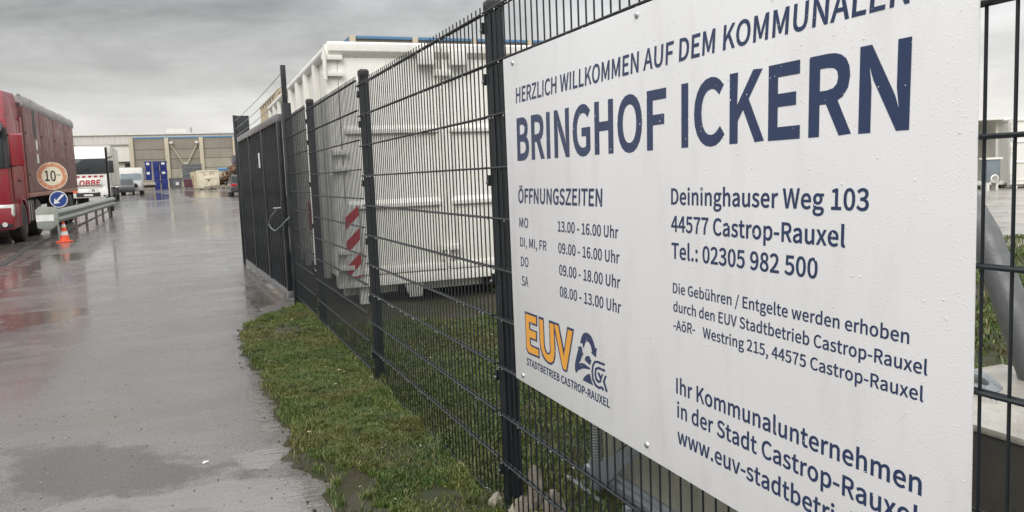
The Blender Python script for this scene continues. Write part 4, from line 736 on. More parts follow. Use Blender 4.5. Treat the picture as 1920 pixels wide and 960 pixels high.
# ================================================================== CONTAINERS
def rolloff(name, label, cat, loc, rz, W, Ln, H, zb, wm, sm, group=None, doors=True, ribs=9, stripe=True, rimr=.055, ribd=.09, roof=False):
    """roll-off container; near end with double doors faces -y, long sides along y"""
    t = thing(name, label, cat, loc, rz, group)
    # long side walls, floor, far end
    for s in (-1, 1):
        x = W / 2 + s * (W / 2 - .09)
        w_ = part('side_wall', MB().bb(x - .012, x + .012, .06, Ln, zb + .12, H - .08), sm, t)
        for k in range(ribs):
            y = .18 + (Ln - .3) * k / (ribs - 1) if k else .13
            part('rib', MB().bb(x + s * .012, x + s * .085, y - .05, y + .05, zb - .02, H - .1), sm, w_, bevel=.006)
        part('top_rim', MB().cyl((x + s * .03, 0, H - rimr), (x + s * .03, Ln, H - rimr), rimr, 12), wm, t, smooth=True)
        part('skid', MB().bb(W / 2 + s * .5 - .05, W / 2 + s * .5 + .05, .1, Ln - .1, zb - .14, zb + .04), UNDER, t)
    part('floor', MB().bb(.08, W - .08, .06, Ln, zb + .04, zb + .12), sm, t)
    part('far_wall', MB().bb(.08, W - .08, Ln - .03, Ln, zb, H - .02), sm, t)
    if roof: part('roof', MB().bb(.02, W - .02, 0, Ln, H - .02, H + .05), wm, t, bevel=.01)
    # corner posts and head beam of the door frame
    for x in (.0, W - .12): part('corner_post', MB().bb(x, x + .12, -.02, .1, zb - .03, H - .02), wm, t, bevel=.012)
    part('sill', MB().bb(.12, W - .12, -.02, .1, zb - .03, zb + .09), wm, t, bevel=.008)
    if doors:
        for s in (-1, 1):
            x0, x1 = (.125, W / 2 - .015) if s < 0 else (W / 2 + .015, W - .125)
            d = part('door', MB().bb(x0, x1, -.012, .02, zb + .095, H - .14), wm, t, bevel=.004)
            part('top_beam', MB().prism([(-.085, H - .10), (-.085, H - .02), (-.06, H), (.03, H), (.03, H - .16), (-.012, H - .16)], x0 - (.1 if s < 0 else 0), x1 + (.1 if s > 0 else 0), 'x'), wm, d, bevel=.006)
            for z in (zb + (H - zb) * .64, zb + (H - zb) * .33):
                part('cross_beam', MB().prism([(-.055, z - .03), (-.055, z + .015), (-.012, z + .06), (-.012, z - .03)], x0 + (.03 if s < 0 else .04), x1 - (.04 if s < 0 else .03), 'x'), wm, d, bevel=.004)
            part('bottom_beam', MB().bb(x0, x1, -.035, -.012, zb + .1, zb + .17), wm, d, bevel=.006)
            part('meeting_stile', MB().bb(x1 - .075 if s < 0 else x0 + .001, x1 - .001 if s < 0 else x0 + .075, -.04, -.012, zb + .2, H - .18), wm, d, bevel=.006)
            xh = .0 if s < 0 else W
            for z in (H - .25, zb + (H - zb) * .52, zb + .28):
                for dz in (-.085, .085):
                    part('hinge', MB().bb(xh - .045 if s < 0 else xh - .17, xh + .17 if s < 0 else xh + .045, -.075, -.02, z + dz - .025, z + dz + .025), wm, d, bevel=.006)
                part('hinge_pin', MB().cyl((xh - s * -.02, -.085, z - .15), (xh - s * -.02, -.085, z + .15), .022, 10), wm, d, smooth=True)
        rod = part('locking_rod', MB().cyl((W / 2 - .05, -.085, zb), (W / 2 - .05, -.085, H - .2), .014, 8), wm, t, smooth=True)
        for z in (zb + .35, H - .32): part('rod_bracket', MB().bb(W / 2 - .1, W / 2 + .1, -.11, -.055, z - .035, z + .035), wm, rod, bevel=.006)
        for s in (-1, 1): part('lock_box', MB().bb(W / 2 + s * .09, W / 2 + s * .28, -.14, -.06, H - .24, H - .08), wm, t, bevel=.01)
    for x in (.24, W - .34):
        part('support_leg', MB().bb(x, x + .1, .05, .15, 0, zb - .03), wm, t, bevel=.006)
        part('roller', MB().cyl((x + .3, .5, .12), (x + .5, .5, .12), .12, 16), UNDER, t, smooth=True)
    part('cross_bearer', MB().bb(.1, W - .1, .2, .32, zb - .14, zb - .02), wm, t, bevel=.006)
    part('tow_bracket', MB().prism([(.92, .08), (.95, zb - .02), (.72, zb - .02), (.78, .08)], .0, .05, 'y'), paint('galv_bracket', (.45, .45, .42), (.2, .2, .18), .4, .5, .3, 5), t, bevel=.006)
    return t
cA = at(641, 540, 8.8)
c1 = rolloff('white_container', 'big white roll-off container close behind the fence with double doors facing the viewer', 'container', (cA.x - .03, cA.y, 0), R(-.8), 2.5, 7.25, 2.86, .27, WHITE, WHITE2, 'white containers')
def stripes(parent, x0, x1, z0, z1, y, n, name='hazard_plate', mats=(REFLW, REDST)):
    pl = part(name, MB().bb(x0, x1, y, y + .004, z0, z1), mats[0], parent, label='red and white striped reflective plate')
    w = x1 - x0; ph = (z1 - z0) / n; mb = MB()
    for k in range(-1, n + 1):
        zs = z0 + k * ph; P4 = [(x0, zs), (x1, zs + w * 1.0), (x1, zs + w * 1.0 + ph * .5), (x0, zs + ph * .5)]
        P4 = [(a, min(max(b_, z0), z1)) for a, b_ in P4]
        if P4[3][1] - P4[0][1] > .001 or P4[2][1] - P4[1][1] > .001: mb.add([(a, y - .002, b_) for a, b_ in P4], [(0, 1, 2, 3)])
    part('stripe', mb, mats[1], pl)
stripes(c1, .1, .25, .36, 1.14, -.062, 3)
stripes(c1, 2.3, 2.45, .36, 1.14, -.062, 3)
q = ony(953, 425, c1.location.y - .06) - c1.location
part('red_marker', MB().bb(q.x - .05, q.x + .09, -.068, -.062, q.z - .06, q.z + .06), REDST, c1)
# a narrow striped marker on the long side, seen between the third post and the container
part('side_marker', MB().bb(-.012, -.004, 1.9, 2.1, .78, 1.15), REDST, c1, label='faded red marker plate on the side')
# second white container and a tan one farther along
c2 = rolloff('tan_container', 'tan ribbed container standing behind the white one, only its rib tops showing', 'container', (0.74, 16.9, .06), 0, 2.4, 3.9, 3.24, .3, TAN, TAN, None, True, 8)

# far white containers at the right edge of the picture
fx = at(1892, 347, 30); 
def fcont(px, d, label, mats, rz, W=2.5, Ln=6.0, H=2.75):
    p_ = at(px, 350, d); return rolloff('white_container', label, 'container', (p_.x, p_.y, .02), rz, W, Ln, H, .28, mats[0], mats[1], 'white containers')
f1 = fcont(1893, 30.5, 'far bright white container at the right edge, right one of the pair', (WHITE, WHITE2), R(-20), 2.5, 6.2, 2.72)
f2p = at(1801, 352, 31.0)
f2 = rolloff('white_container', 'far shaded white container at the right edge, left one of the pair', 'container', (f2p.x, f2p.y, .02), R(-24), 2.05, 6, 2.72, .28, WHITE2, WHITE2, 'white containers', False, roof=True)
cb = at(1857, 345, 29.8); cab = thing('control_cabinet', 'small grey steel cabinet with white lid before the shaded container', 'cabinet', (cb.x, cb.y, .02), R(-22))
part('cabinet_body', MB().bb(-.24, .24, -.2, .2, .42, 1.22), paint('cabinet_grey', (.2, .24, .27), (.1, .11, .12), .5, .45, .2, 3), cab, bevel=.01)
part('lid', MB().bb(-.3, .3, -.24, .24, 1.22, 1.29), WHITE, cab, bevel=.01)
part('cable_coil', MB().lathe([(.13, -.03), (.16, 0), (.13, .03), (.10, 0), (.13, -.03)], (.02, -.23, .52), 'y', 18), WHITE, cab, smooth=True)
for x in (-.2, .12): part('leg', MB().bb(x, x + .08, -.15, .15, 0, .42), WHITE2, cab, bevel=.006)

# ================================================================== MAST BASE BEHIND THE SIGN
mbase = thing('ballast_frame', 'galvanised steel frame with threaded jack round a concrete block behind the sign', 'steel frame', (0, 0, 0))
XB = 0.50
part('ballast_block', MB().bb(XB, XB + .6, 1.80, 3.115, .10, .74), CONC, mbase, bevel=.012, label='spotted pale concrete ballast block')
part('channel_rail', MB().prism([(XB - .055, .0), (XB + .1, .0), (XB + .1, .1), (XB - .03, .1), (XB - .03, .085), (XB - .055, .085)], 1.2, 3.2, 'y'), GALV, mbase, bevel=.003)
part('channel_rail', MB().prism([(XB - .14, .0), (XB - .07, .0), (XB - .07, .03), (XB - .12, .03), (XB - .12, .04), (XB - .14, .04)], 1.2, 3.22, 'y'), GALV, mbase, bevel=.002)
def pp(px, py, X): return onx(px, py, X)
XJ = XB - .09
jt = pp(1117, 858, XJ); jy = jt.y
part('jack_tube', MB().bb(XJ - .02, XJ + .03, jy - .022, jy + .022, .0, jt.z), GALV, mbase, bevel=.006)
part('jack_collar', MB().cyl((XJ + .035, jy - .03, jt.z - .055), (XJ + .035, jy - .03, jt.z - .02), .03, 14), GALV, mbase, bevel=.004)
jk = MB(); prof = []; z = jt.z - .02
while z < 0.95: prof += [(.021, z), (.027, z + .004), (.027, z + .0065), (.021, z + .0105)]; z += .0125
jk.lathe(prof, (XJ + .006, jy, 0), 'z', 14); part('threaded_spindle', jk, GALV2, mbase, smooth=False)
XP = XJ - .03
q0, q1, q2, q3 = [Vector(pp(x, y, XP)) for x, y in ((1124, 868), (1196, 822), (1207, 838), (1122, 924))]
e1, e2 = q0 + (q1 - q0) * 2.2, q3 + (q2 - q3) * 2.2
plate = MB(); plate.add([q0, e1, e2, q3] + [v + Vector((.012, 0, 0)) for v in (q0, e1, e2, q3)], [(0, 1, 2, 3), (7, 6, 5, 4), (0, 4, 5, 1), (1, 5, 6, 2), (2, 6, 7, 3), (3, 7, 4, 0)])
part('brace_plate', plate, GALV, mbase, bevel=.002)
part('cross_tie', MB().bb(XB - .13, XB - .06, jy - .33, jy - .29, .0, .085), GALV, mbase, bevel=.004)
blk = thing('concrete_block', 'pale wet concrete ballast block with shade-coloured front side, right of the sign', 'concrete block', (0, 0, 0))
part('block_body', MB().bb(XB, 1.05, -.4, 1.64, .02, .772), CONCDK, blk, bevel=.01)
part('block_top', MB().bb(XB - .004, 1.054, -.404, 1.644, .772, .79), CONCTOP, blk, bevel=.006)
rg = at(1850, 668, 2.15); lug = thing('lifting_lug', 'flat galvanised steel lug with a round hole on the right concrete block', 'steel lug', (rg.x - .03, rg.y + .03, .792))
mb = MB(); n_ = 24; outer = []; inner = []
for i in range(n_):
    a = 2 * math.pi * i / n_; k = 1 / max(abs(math.cos(a)), abs(math.sin(a)), (abs(math.cos(a)) + abs(math.sin(a))) / 1.32)
    outer.append((.085 * k * math.cos(a), .075 * k * math.sin(a))); inner.append((.045 * math.cos(a), .045 * math.sin(a)))
for z0_, z1_ in ((0, .022),):
    vs = [(x, y, z1_) for x, y in outer] + [(x, y, z1_) for x, y in inner] + [(x, y, z0_) for x, y in outer] + [(x, y, z0_) for x, y in inner]
    fs = []
    for i in range(n_):
        j = (i + 1) % n_; fs += [(i, j, n_ + j, n_ + i), (2 * n_ + i, 3 * n_ + i, 3 * n_ + j, 2 * n_ + j), (i, 2 * n_ + i, 2 * n_ + j, j), (n_ + i, n_ + j, 3 * n_ + j, 3 * n_ + i)]
    mb.add(vs, fs)
part('lug_plate', mb, GALV, lug, bevel=.002); lug.rotation_euler = (R(16), 0, .35)
mast = thing('mast_tube', 'thick grey bent steel tube leaning behind the fence at the right edge', 'mast', (0, 0, 0))
path = [at(1640, 250, 2.5), at(1762, 330, 2.45), at(1812, 382, 2.4), at(1848, 445, 2.35), at(1875, 515, 2.3), at(1905, 600, 2.25), at(1950, 728, 2.2), at(1972, 790, 2.18)]
rs = []; 
for i, q in enumerate(path):
    d = (path[min(i + 1, len(path) - 1)] - path[max(i - 1, 0)]).normalized(); a = d.cross(Vector((0, 0, 1))).normalized(); b_ = d.cross(a)
    rs.append([q + (a * math.cos(t_) + b_ * math.sin(t_)) * .043 for t_ in [2 * math.pi * k / 20 for k in range(20)]])
part('bent_tube', MB().rings(rs), PIPE, mast, smooth=True)

# ================================================================== VEHICLES
def wheel(parent, x, y, r=.5, w=.3, s=1, name='wheel', hub=RIM, zc=None):
    z = zc if zc is not None else r
    t = part(name, MB().lathe([(r * .55, -w / 2), (r * .9, -w / 2), (r, -w / 2 + .04), (r, w / 2 - .04), (r * .9, w / 2), (r * .55, w / 2)], (x, y, z), 'x', 24), TYRE, parent, smooth=True)
    part('rim', MB().lathe([(.0, s * (w / 2 - .10)), (r * .18, s * (w / 2 - .02)), (r * .25, s * (w / 2 - .07)), (r * .5, s * (w / 2 - .05)), (r * .57, s * (w / 2 + .005)), (r * .57, s * (-w / 2)), (0, s * (-w / 2))], (x, y, z), 'x', 20), hub, t, smooth=True)
    return t
def heavy_cab(t, body, H=3.85, side_dirty=None, y0=0.0):
    """high-roof tractor cab facing -y, 2.5 m wide"""
    W = 1.25
    lo = [(0.02, .95), (0.0, 1.5), (.05, 2.0), (.22, 2.95), (.42, 3.2), (2.15, 3.2), (2.2, .95)]
    part('cab', MB().prism(lo, -W + .03, W - .03, 'x'), body, t, bevel=.06)
    part('roof_fairing', MB().rings([[(-W + .05, .28, 3.05), (W - .05, .28, 3.05), (W - .05, 2.2, 3.05), (-W + .05, 2.2, 3.05)], [(-W + .08, .55, 3.45), (W - .08, .55, 3.45), (W - .05, 2.22, 3.45), (-W + .05, 2.22, 3.45)],
                                   [(-W + .16, .95, H - .03), (W - .16, .95, H - .03), (W - .1, 2.22, H), (-W + .1, 2.22, H)]]), body, t, bevel=.05)
    if body is RED: part('sun_visor', MB().prism([(-.12, 2.82), (.18, 3.02), (.2, 2.94), (-.08, 2.76)], -W + .08, W - .08, 'x'), BLACKP, t, bevel=.01)
    part('windscreen', MB().prism([(-.01, 1.92), (.155, 2.86), (.19, 2.86), (.07, 1.92)], -W + .12, W - .12, 'x'), GLASS, t, bevel=.01)
    part('windscreen_surround', MB().prism([(.025, 1.9), (.19, 2.9), (.3, 2.9), (.3, 1.9)], -W + .022, W - .022, 'x'), BLACKP, t, bevel=.01)
    part('grille', MB().prism([(-.03, 1.0), (-.04, 1.55), (.03, 1.6), (.06, 1.0)], -.8, .8, 'x'), body, t, bevel=.02)
    part('bumper', MB().prism([(-.08, .38), (-.12, .62), (-.08, .96), (.25, 1.02), (1.0, 1.0), (1.0, .42)], -W, W, 'x'), body, t, bevel=.05)
    part('lower_intake', MB().bb(-.7, .7, -.125, -.05, .45, .72), BLACKP, t, bevel=.02)
    for s in (-1, 1):
        part('headlight', MB().prism([(-.095, .70), (-.10, .78), (-.07, 1.0), (.14, 1.02), (.10, .72)], s * (W - .36), s * (W + .008), 'x'), LAMPY, t, bevel=.02)
        part('fog_lamp', MB().cyl((s * (W - .2), -.13, .52), (s * (W - .2), -.09, .52), .06, 14), LAMPY, part('fog_recess', MB().bb(s * (W - .38), s * (W - .03), -.105, -.06, .43, .62), BLACKP, t, bevel=.01))
        d = part('door', MB().prism([(.34, 1.1), (.34, 2.0), (.5, 2.75), (1.35, 2.75), (1.35, 1.1)], s * (W - .03), s * (W - .008), 'x'), body, t, bevel=.008)
        part('side_window', MB().prism([(.42, 2.0), (.56, 2.66), (1.25, 2.66), (1.25, 2.0)], s * (W - .01), s * (W + .001), 'x'), GLASS2, d)
        part('handle', MB().bb(s * (W - .008), s * (W + .02), 1.12, 1.3, 1.55, 1.62), BLACKP, d, bevel=.005)
        part('wheel_arch', MB().prism([(.75, .42)] + [(1.38 + .62 * math.cos(a), .52 + .66 * math.sin(a)) for a in [math.pi * (1 - k / 10) for k in range(11)]] + [(2.0, .42), (1.92, .42)] + [(1.38 + .54 * math.cos(a), .52 + .58 * math.sin(a)) for a in [math.pi * (k / 10) for k in range(11)]] + [(.84, .42)], s * (W - .25), s * (W + .01), 'x'), body, t)
        m = part('mirror', MB().prism([(-.02, 1.95), (-.05, 2.72), (.12, 2.76), (.15, 1.95)], s * (W + .05), s * (W + .33), 'x'), body if body is RED else BLACKP, t, bevel=.03)
        part('mirror_glass', MB().bb(s * (W + .08), s * (W + .30), .135, .165, 2.05, 2.66), MIRR, m)
        part('mirror_arm', MB().tube([(s * (W - .02), .35, 2.72), (s * (W + .12), .08, 2.72)], .025, 8).tube([(s * (W - .02), .35, 1.96), (s * (W + .12), .08, 1.96)], .025, 8), BLACKP, m)
        part('side_deflector', MB().prism([(2.15, 1.1), (2.15, 3.3), (2.45, 3.3), (2.45, 1.1)], s * (W - .05), s * (W - .02), 'x'), body, t)
    part('wiper', MB().bar((-.5, -.03, 1.98), (.2, .03, 2.3), .02, .02), BLACKP, t)
    part('number_plate', MB().bb(-.26, .26, -.145, -.128, .5, .61), REFLW, t)
    for s in (-1, 1): wheel(t, s * (W - .17), 1.38, .52, .32, s)
# --- red tractor with tarped trailer
tw = at(51, 454, 21.5); XT = tw.x; 
yf = 23.35; truck = thing('red_truck', 'red articulated truck with dusty red panelled trailer and rolled grey tarpaulin on top', 'truck', (XT - 1.25, yf, gz(yf) + .0), 0)
truck.rotation_euler = (R(.72), 0, 0)
heavy_cab(truck, RED, 3.92)
part('chassis', MB().bb(-.5, .5, .6, 6.5, .6, .95), UNDER, truck)
for s in (-1, 1):
    part('side_tank', MB().prism([(2.1, .45), (2.05, 1.0), (2.1, 1.05), (3.25, 1.05), (3.3, 1.0), (3.25, .45)], s * .72, s * 1.2, 'x'), paint('dusty_tank', (.30, .24, .215), (.09, .08, .07), .8, .7, 0, 3), truck, bevel=.04)
    for k in range(3): part('tank_strap', MB().bb(s * .73, s * 1.215, 2.3 + k * .35, 2.35 + k * .35, .44, 1.06), UNDER, truck)
    wheel(truck, s * 1.02, 4.0, .52, .42, s)
for s in (-1, 1):
    for y in (8.6, 9.95, 11.3): wheel(truck, s * 1.06, y, .52, .4, s)
for k in range(3): part('roof_horn', MB().cyl((-.2 + .35 * k + .2, .5, 3.5), (-.2 + .35 * k + .2, .3, 3.5), .05, 12, .09), STEEL, truck, smooth=True)
part('aerial', MB().cyl((1.05, .5, 3.2), (1.05, .42, 3.75), .01, 6), BLACKP, truck)
tb = part('trailer_body', MB().bb(-1.24, 1.24, 2.5, 13.75, 1.22, 3.72), TRED, truck, bevel=.01)
part('trailer_frame', MB().bb(-1.245, 1.255, 2.48, 13.78, 1.12, 1.24), paint('trailer_rail', (.3, .15, .12), (.2, .12, .1), .6, .5, 0, 2), truck, bevel=.01)
part('trailer_chassis', MB().bb(-.6, .6, 4.5, 13.5, .75, 1.12), UNDER, truck)
npan = 4; pw = 11.2 / npan
for s in (-1, 1):
    for k in range(npan):
        part('side_panel', MB().bb(s * 1.242, s * 1.256, 2.53 + k * pw + .012, 2.53 + (k + 1) * pw - .012, 1.26, 3.66), TRED, tb, bevel=.004)
        part('panel_seam', MB().bb(s * 1.25, s * 1.2575, 2.53 + (k + .55) * pw - .004, 2.53 + (k + .55) * pw + .004, 1.27, 3.65), paint('seam_dark', (.07, .03, .03), (.05, .04, .04), .4, .6, 0, 3), tb)
        if k: part('panel_post', MB().bb(s * 1.24, s * 1.262, 2.53 + k * pw - .009, 2.53 + k * pw + .009, 1.25, 3.68), paint('seam_dark', (.07, .03, .03), (.05, .04, .04), .4, .6, 0, 3), tb)
    if s > 0:
        mk = MB(); mk.bb(1.2575, 1.262, 4.1, 4.55, 2.82, 3.6); part('dark_strip', mk, BLACKP, tb, label='long black upright strip on the trailer side')
        for z in (2.62, 2.22): part('white_mark', MB().bb(1.2575, 1.262, 4.3, 4.6, z - .13, z + .13), REFLW, tb)
        for k in range(npan):
            for z in (1.75, 2.9): part('tie_ring', MB().cyl((1.25, 2.53 + k * pw + .2, z), (1.275, 2.53 + k * pw + .2, z), .035, 8), UNDER, tb)
part('lower_board', MB().bb(1.2563, 1.2572, 2.55, 13.7, 1.27, 2.35), paint('dusty_lower_red', (0.15, 0.068, 0.06), (0.12, 0.08, 0.07), 0.8, 0.6, 0, 0.8, False, 0.05), tb)
tarp = MB(); rr = random.Random(8); rgs = []
for i in range(30):
    y = 2.5 + 11.3 * i / 29; ring = []
    for k in range(14):
        a = 2 * math.pi * k / 14; r_ = .185 * (1 + .22 * mnoise.noise(Vector((i * .5, k * .9, 1)))); ring.append((1.2 + r_ * math.cos(a) * .55, y, 3.76 + r_ * math.sin(a)))
    rgs.append(ring)
part('rolled_tarpaulin', tarp.rings(rgs), TARP, truck, smooth=True)
part('tarpaulin_cover', MB().prism([(-1.2, 3.7), (-1.15, 3.86), (0, 3.98), (1.1, 3.9), (1.2, 3.7)], 2.5, 13.8, 'y'), TARP, truck, bevel=.02)
part('trailer_mudflap', MB().bb(.8, 1.24, 12.2, 12.23, .35, 1.1), BLACKP, truck)
# --- white truck behind it
pl_ = at(208, 380, 53); tr2 = thing('white_truck', 'white box truck with high cab standing behind the red truck, red lettering on its front', 'truck', (pl_.x - 1.25, pl_.y, gz(pl_.y)), 0)
heavy_cab(tr2, TWHITE, 3.7)
part('chassis', MB().bb(-.5, .5, .6, 9.5, .6, .95), UNDER, tr2)
bx = part('box_body', MB().bb(-1.26, 1.26, 2.6, 10.3, 1.15, 3.85), paint('box_body_white', (.60, .58, .52), (.3, .28, .24), .5, .5, 0, 1.2), tr2, bevel=.02)
part('corner_rail', MB().bb(1.24, 1.275, 2.58, 2.66, 1.15, 3.86), TWHITE, bx)
part('door_frame', MB().bb(1.255, 1.27, 5.5, 5.56, 1.2, 3.8), GALV2, bx)
for s in (-1, 1):
    wheel(tr2, s * 1.04, 5.2, .52, .4, s); wheel(tr2, s * 1.04, 8.4, .52, .4, s)
    part('side_guard', MB().bb(s * 1.15, s * 1.2, 2.6, 7.6, .5, .95), UNDER, tr2)
part('roof_hatch', MB().prism([(.52, 3.28), (.56, 3.44), (.62, 3.47), (.7, 3.28)], -.85, .1, 'x'), paint('smoky_hatch', (.15, .14, .12), (.1, .1, .1), .3, .3, 0, 3), tr2, bevel=.02)
lo_ = tr2.location; yq = -.052
lettering('LOBBE', (-.74, yq, 1.13), (.72, yq, 1.16), (-.70, yq, 1.49), 0, REDST, tr2, .05, label='red bold lettering on the cab front')
st_ = MB()
for k in range(6): st_.add([(-1.0 + k * .34, -.02, 1.70), (-.80 + k * .34, -.02, 1.70), (-.74 + k * .34, -.035, 1.80), (-.94 + k * .34, -.035, 1.80)], [(0, 1, 2, 3)])
part('hazard_stripe', st_, REDST, tr2)
part('orange_plate', MB().bb(-1.08, -.62, -.16, -.14, .72, .98), PLATE_O, tr2, label='plain orange warning plate')
wp = part('waste_plate', MB().bb(.05, .55, -.16, -.14, .70, .98), REFLW, tr2, label='white plate with a black letter A')
lettering('A', (.2, -.165, .75), (.4, -.165, .75), (.2, -.165, .94), 0, BLK, wp, .02)
part('chrome_slat', MB().bb(-.85, .85, -.07, -.045, 1.12, 1.16).bb(-.85, .85, -.07, -.045, 1.2, 1.23), GALV2, tr2)
# --- cars
def small_car(name, label, cat, loc, rz, body, Ln=4.5, W=1.8, H=1.47, van=False, rear_red=True, wagon=True, group=None):
    t = thing(name, label, cat, loc, rz, group); h = W / 2
    prof = [(0, .3), (-.02, .55), (.03, .82), (.12, .95), (1.0 if not van else .9, 1.0), (Ln - 1.0, .98), (Ln - .1, .85), (Ln, .6), (Ln - .02, .28)]
    part('body', MB().prism(prof, -h, h, 'x'), body, t, bevel=.06)
    if van: roofp = [(.05, .95), (.08, H - .05), (.2, H), (Ln - 1.7, H), (Ln - 1.1, .97)]
    else: roofp = [(.1, .93), (.38, H - .08), (.55, H), (2.2, H), (Ln - 1.15, .97)]
    tp = lambda u, v, a: (a * (1 - .16 * max(0, (v - .95)) / (H - .95)), u, v)
    part('greenhouse', MB().prism(roofp, -h + .03, h - .03, 'x', tp), GLASS, t, bevel=.03)
    part('roof', MB().rings([[(-h * .82, roofp[1][0] + .12, H - .02), (h * .82, roofp[1][0] + .12, H - .02), (h * .82, roofp[3][0] - .05, H - .02), (-h * .82, roofp[3][0] - .05, H - .02)],
                            [(-h * .76, roofp[1][0] + .2, H + .03), (h * .76, roofp[1][0] + .2, H + .03), (h * .76, roofp[3][0] - .2, H + .03), (-h * .76, roofp[3][0] - .2, H + .03)]]), body, t, bevel=.01)
    for s in (-1, 1):
        part('pillar', MB().bar((s * (h - .04), .1, .95), (s * (h * .84), .42, H), .06, .08), body, t)
        part('pillar', MB().bar((s * (h - .04), Ln - 1.15, .95), (s * (h * .84), 2.2 if not van else Ln - 1.7, H), .05, .07), body, t)
        part('tail_lamp', MB().bb(s * (h - .42), s * (h - .02), -.035, .1, .74, .9), TAILRED if rear_red else LAMPY, t, bevel=.02)
        part('roof_rail', MB().bb(s * h * .74 - .015, s * h * .74 + .015, .6, 2.1 if not van else Ln - 1.9, H + .03, H + .07), GALV2, t)
        part('door_mirror', MB().bb(s * (h + .02), s * (h + .2), Ln - 1.6, Ln - 1.45, .95, 1.1), body, t, bevel=.02)
        for y in (.85, Ln - .85): wheel(t, s * (h - .12), y, .32, .2, s)
    part('number_plate', MB().bb(-.26, .26, -.045, -.02, .62, .74), REFLW, t)
    part('bumper', MB().bb(-h + .03, h - .03, -.05, .1, .28, .52), BLACKP, t, bevel=.03)
    return t
cp = at(433, 366, 57.5); small_car('estate_car', 'dark grey estate car seen from behind, half hidden by the gate', 'car', (cp.x + .92, cp.y, gz(cp.y)), 0, CARGREY, 4.5, 1.8, 1.5)
vp = at(224, 361, 76); van = thing('delivery_van', 'small white-topped van with grey windscreen beside the white truck', 'van', (vp.x + 1.0, vp.y, gz(vp.y)))
part('body', MB().prism([(0, .35), (-.03, .7), (.1, 1.15), (.75, 1.35), (5.2, 1.35), (5.2, .35)], -.95, .95, 'x'), CARSIL, van, bevel=.05)
part('windscreen', MB().prism([(.7, 1.3), (1.35, 2.0), (1.5, 2.0), (1.5, 1.3)], -.88, .88, 'x'), GLASS2, van, bevel=.03)
part('box_body', MB().bb(-1.0, 1.0, 1.5, 5.2, .9, 2.55), TWHITE, van, bevel=.04)
part('grille', MB().bb(-.6, .6, -.06, .0, .65, .95), BLACKP, van, bevel=.02); part('number_plate', MB().bb(-.26, .26, -.08, -.05, .42, .54), REFLW, van)
for s in (-1, 1):
    part('headlight', MB().bb(s * .65, s * .92, -.05, .05, .72, .95), LAMPY, van, bevel=.02)
    for y in (.9, 4.2): wheel(van, s * .82, y, .34, .22, s)
dp = at(243, 362, 73); dk = small_car('dark_car', 'dark car with one lit headlamp between the van and the flatbed trailer', 'car', (dp.x - .75, dp.y + 6.3, gz(dp.y)), R(183), CARGREY, 4.3, 1.75, 1.5, rear_red=False)
part('lit_headlamp', MB().cyl((.6, 4.33, .74), (.6, 4.28, .74), .13, 12), LIT, dk)
# second ends: flatbed trailer
fp2 = at(262, 356.5, 97); fp2.x += .2; fb = thing('flatbed_trailer', 'low flatbed trailer with twin axles parked in front of the hall', 'trailer', (fp2.x, fp2.y, gz(fp2.y)))
part('deck', MB().bb(-1.6, 1.6, -.9, .9, .62, .78), paint('deck_tan', (.40, .36, .28), (.2, .18, .14), .5, .6, 0, 2), fb, bevel=.01)
part('side_board', MB().bb(-1.6, 1.6, -.94, -.9, .66, .98), MATS['deck_tan'], fb, bevel=.01)
part('underframe', MB().bb(-1.5, 1.5, -.7, .7, .35, .62), UNDER, fb)
for x in (-.75, .05): 
    part('wheel', MB().lathe([(.2, -.1), (.31, -.1), (.32, .1), (.2, .1)], (x, -.85, .32), 'y', 16), TYRE, fb); part('rim', MB().cyl((x, -.97, .32), (x, -.94, .32), .17, 12), REFLW, fb)
part('drawbar', MB().bar((-1.6, 0, .5), (-2.6, 0, .45), .1, .1), UNDER, fb)

# ================================================================== SIGNS, RAIL AND CONE
sg = at(98, 330, 20.9); rt = thing('speed_sign', 'round faded orange-rimmed ten sign above a blue arrow disc on one pole', 'road sign', (sg.x, sg.y, gz(sg.y)), R(-6))
b0 = gz(sg.y); zc_ = sg.z - b0; za_ = at(105, 374, 20.9).z - b0
part('pole', MB().cyl((.03, .03, 0), (.0, .03, zc_ + .3), .03, 10), GALV2, rt, smooth=True)
d1 = part('speed_disc', MB().cyl((0, -.01, zc_), (0, .005, zc_), .354, 40), SIGNCREAM, rt)
ringm = MB(); n_ = 48; vs = []; fs = []
for i in range(n_):
    a = 2 * math.pi * i / n_; vs += [(.338 * math.cos(a), -.0125, zc_ + .338 * math.sin(a)), (.242 * math.cos(a), -.0125, zc_ + .242 * math.sin(a))]
for i in range(n_): j = (i + 1) % n_; fs.append((2 * i, 2 * j, 2 * j + 1, 2 * i + 1))
part('red_ring', ringm.add(vs, fs), RINGO, d1)
lettering('10', (-.17, -.0125, zc_ - .115), (.085, -.0125, zc_ - .13), (-.17, -.0125, zc_ + .14), 0, BLK, d1, .03, label='bold black number')
lettering('km', (.107, -.0125, zc_), (.205, -.0125, zc_), (.107, -.0125, zc_ + .05), 0, BLK, d1, .01, label='small faint letters')
a_ = at(105, 374, 20.9); off = .095
d2 = part('arrow_disc', MB().cyl((off, -.012, za_), (off, .003, za_), .213, 36), REFLW, rt)
part('blue_face', MB().cyl((off, -.0145, za_), (off, -.012, za_), .193, 36), SIGNBLUE, d2)
ar = MB(); th = R(45)
def rot2(x, y): return (off + x * math.cos(th) - y * math.sin(th), -.016, za_ + x * math.sin(th) + y * math.cos(th))
ar.add([rot2(*q) for q in ((.17, .025), (-.055, .025), (-.035, .09), (-.163, 0), (-.035, -.09), (-.055, -.025), (.17, -.025))], [tuple(range(7))]); part('white_arrow', ar, REFLW, d2)
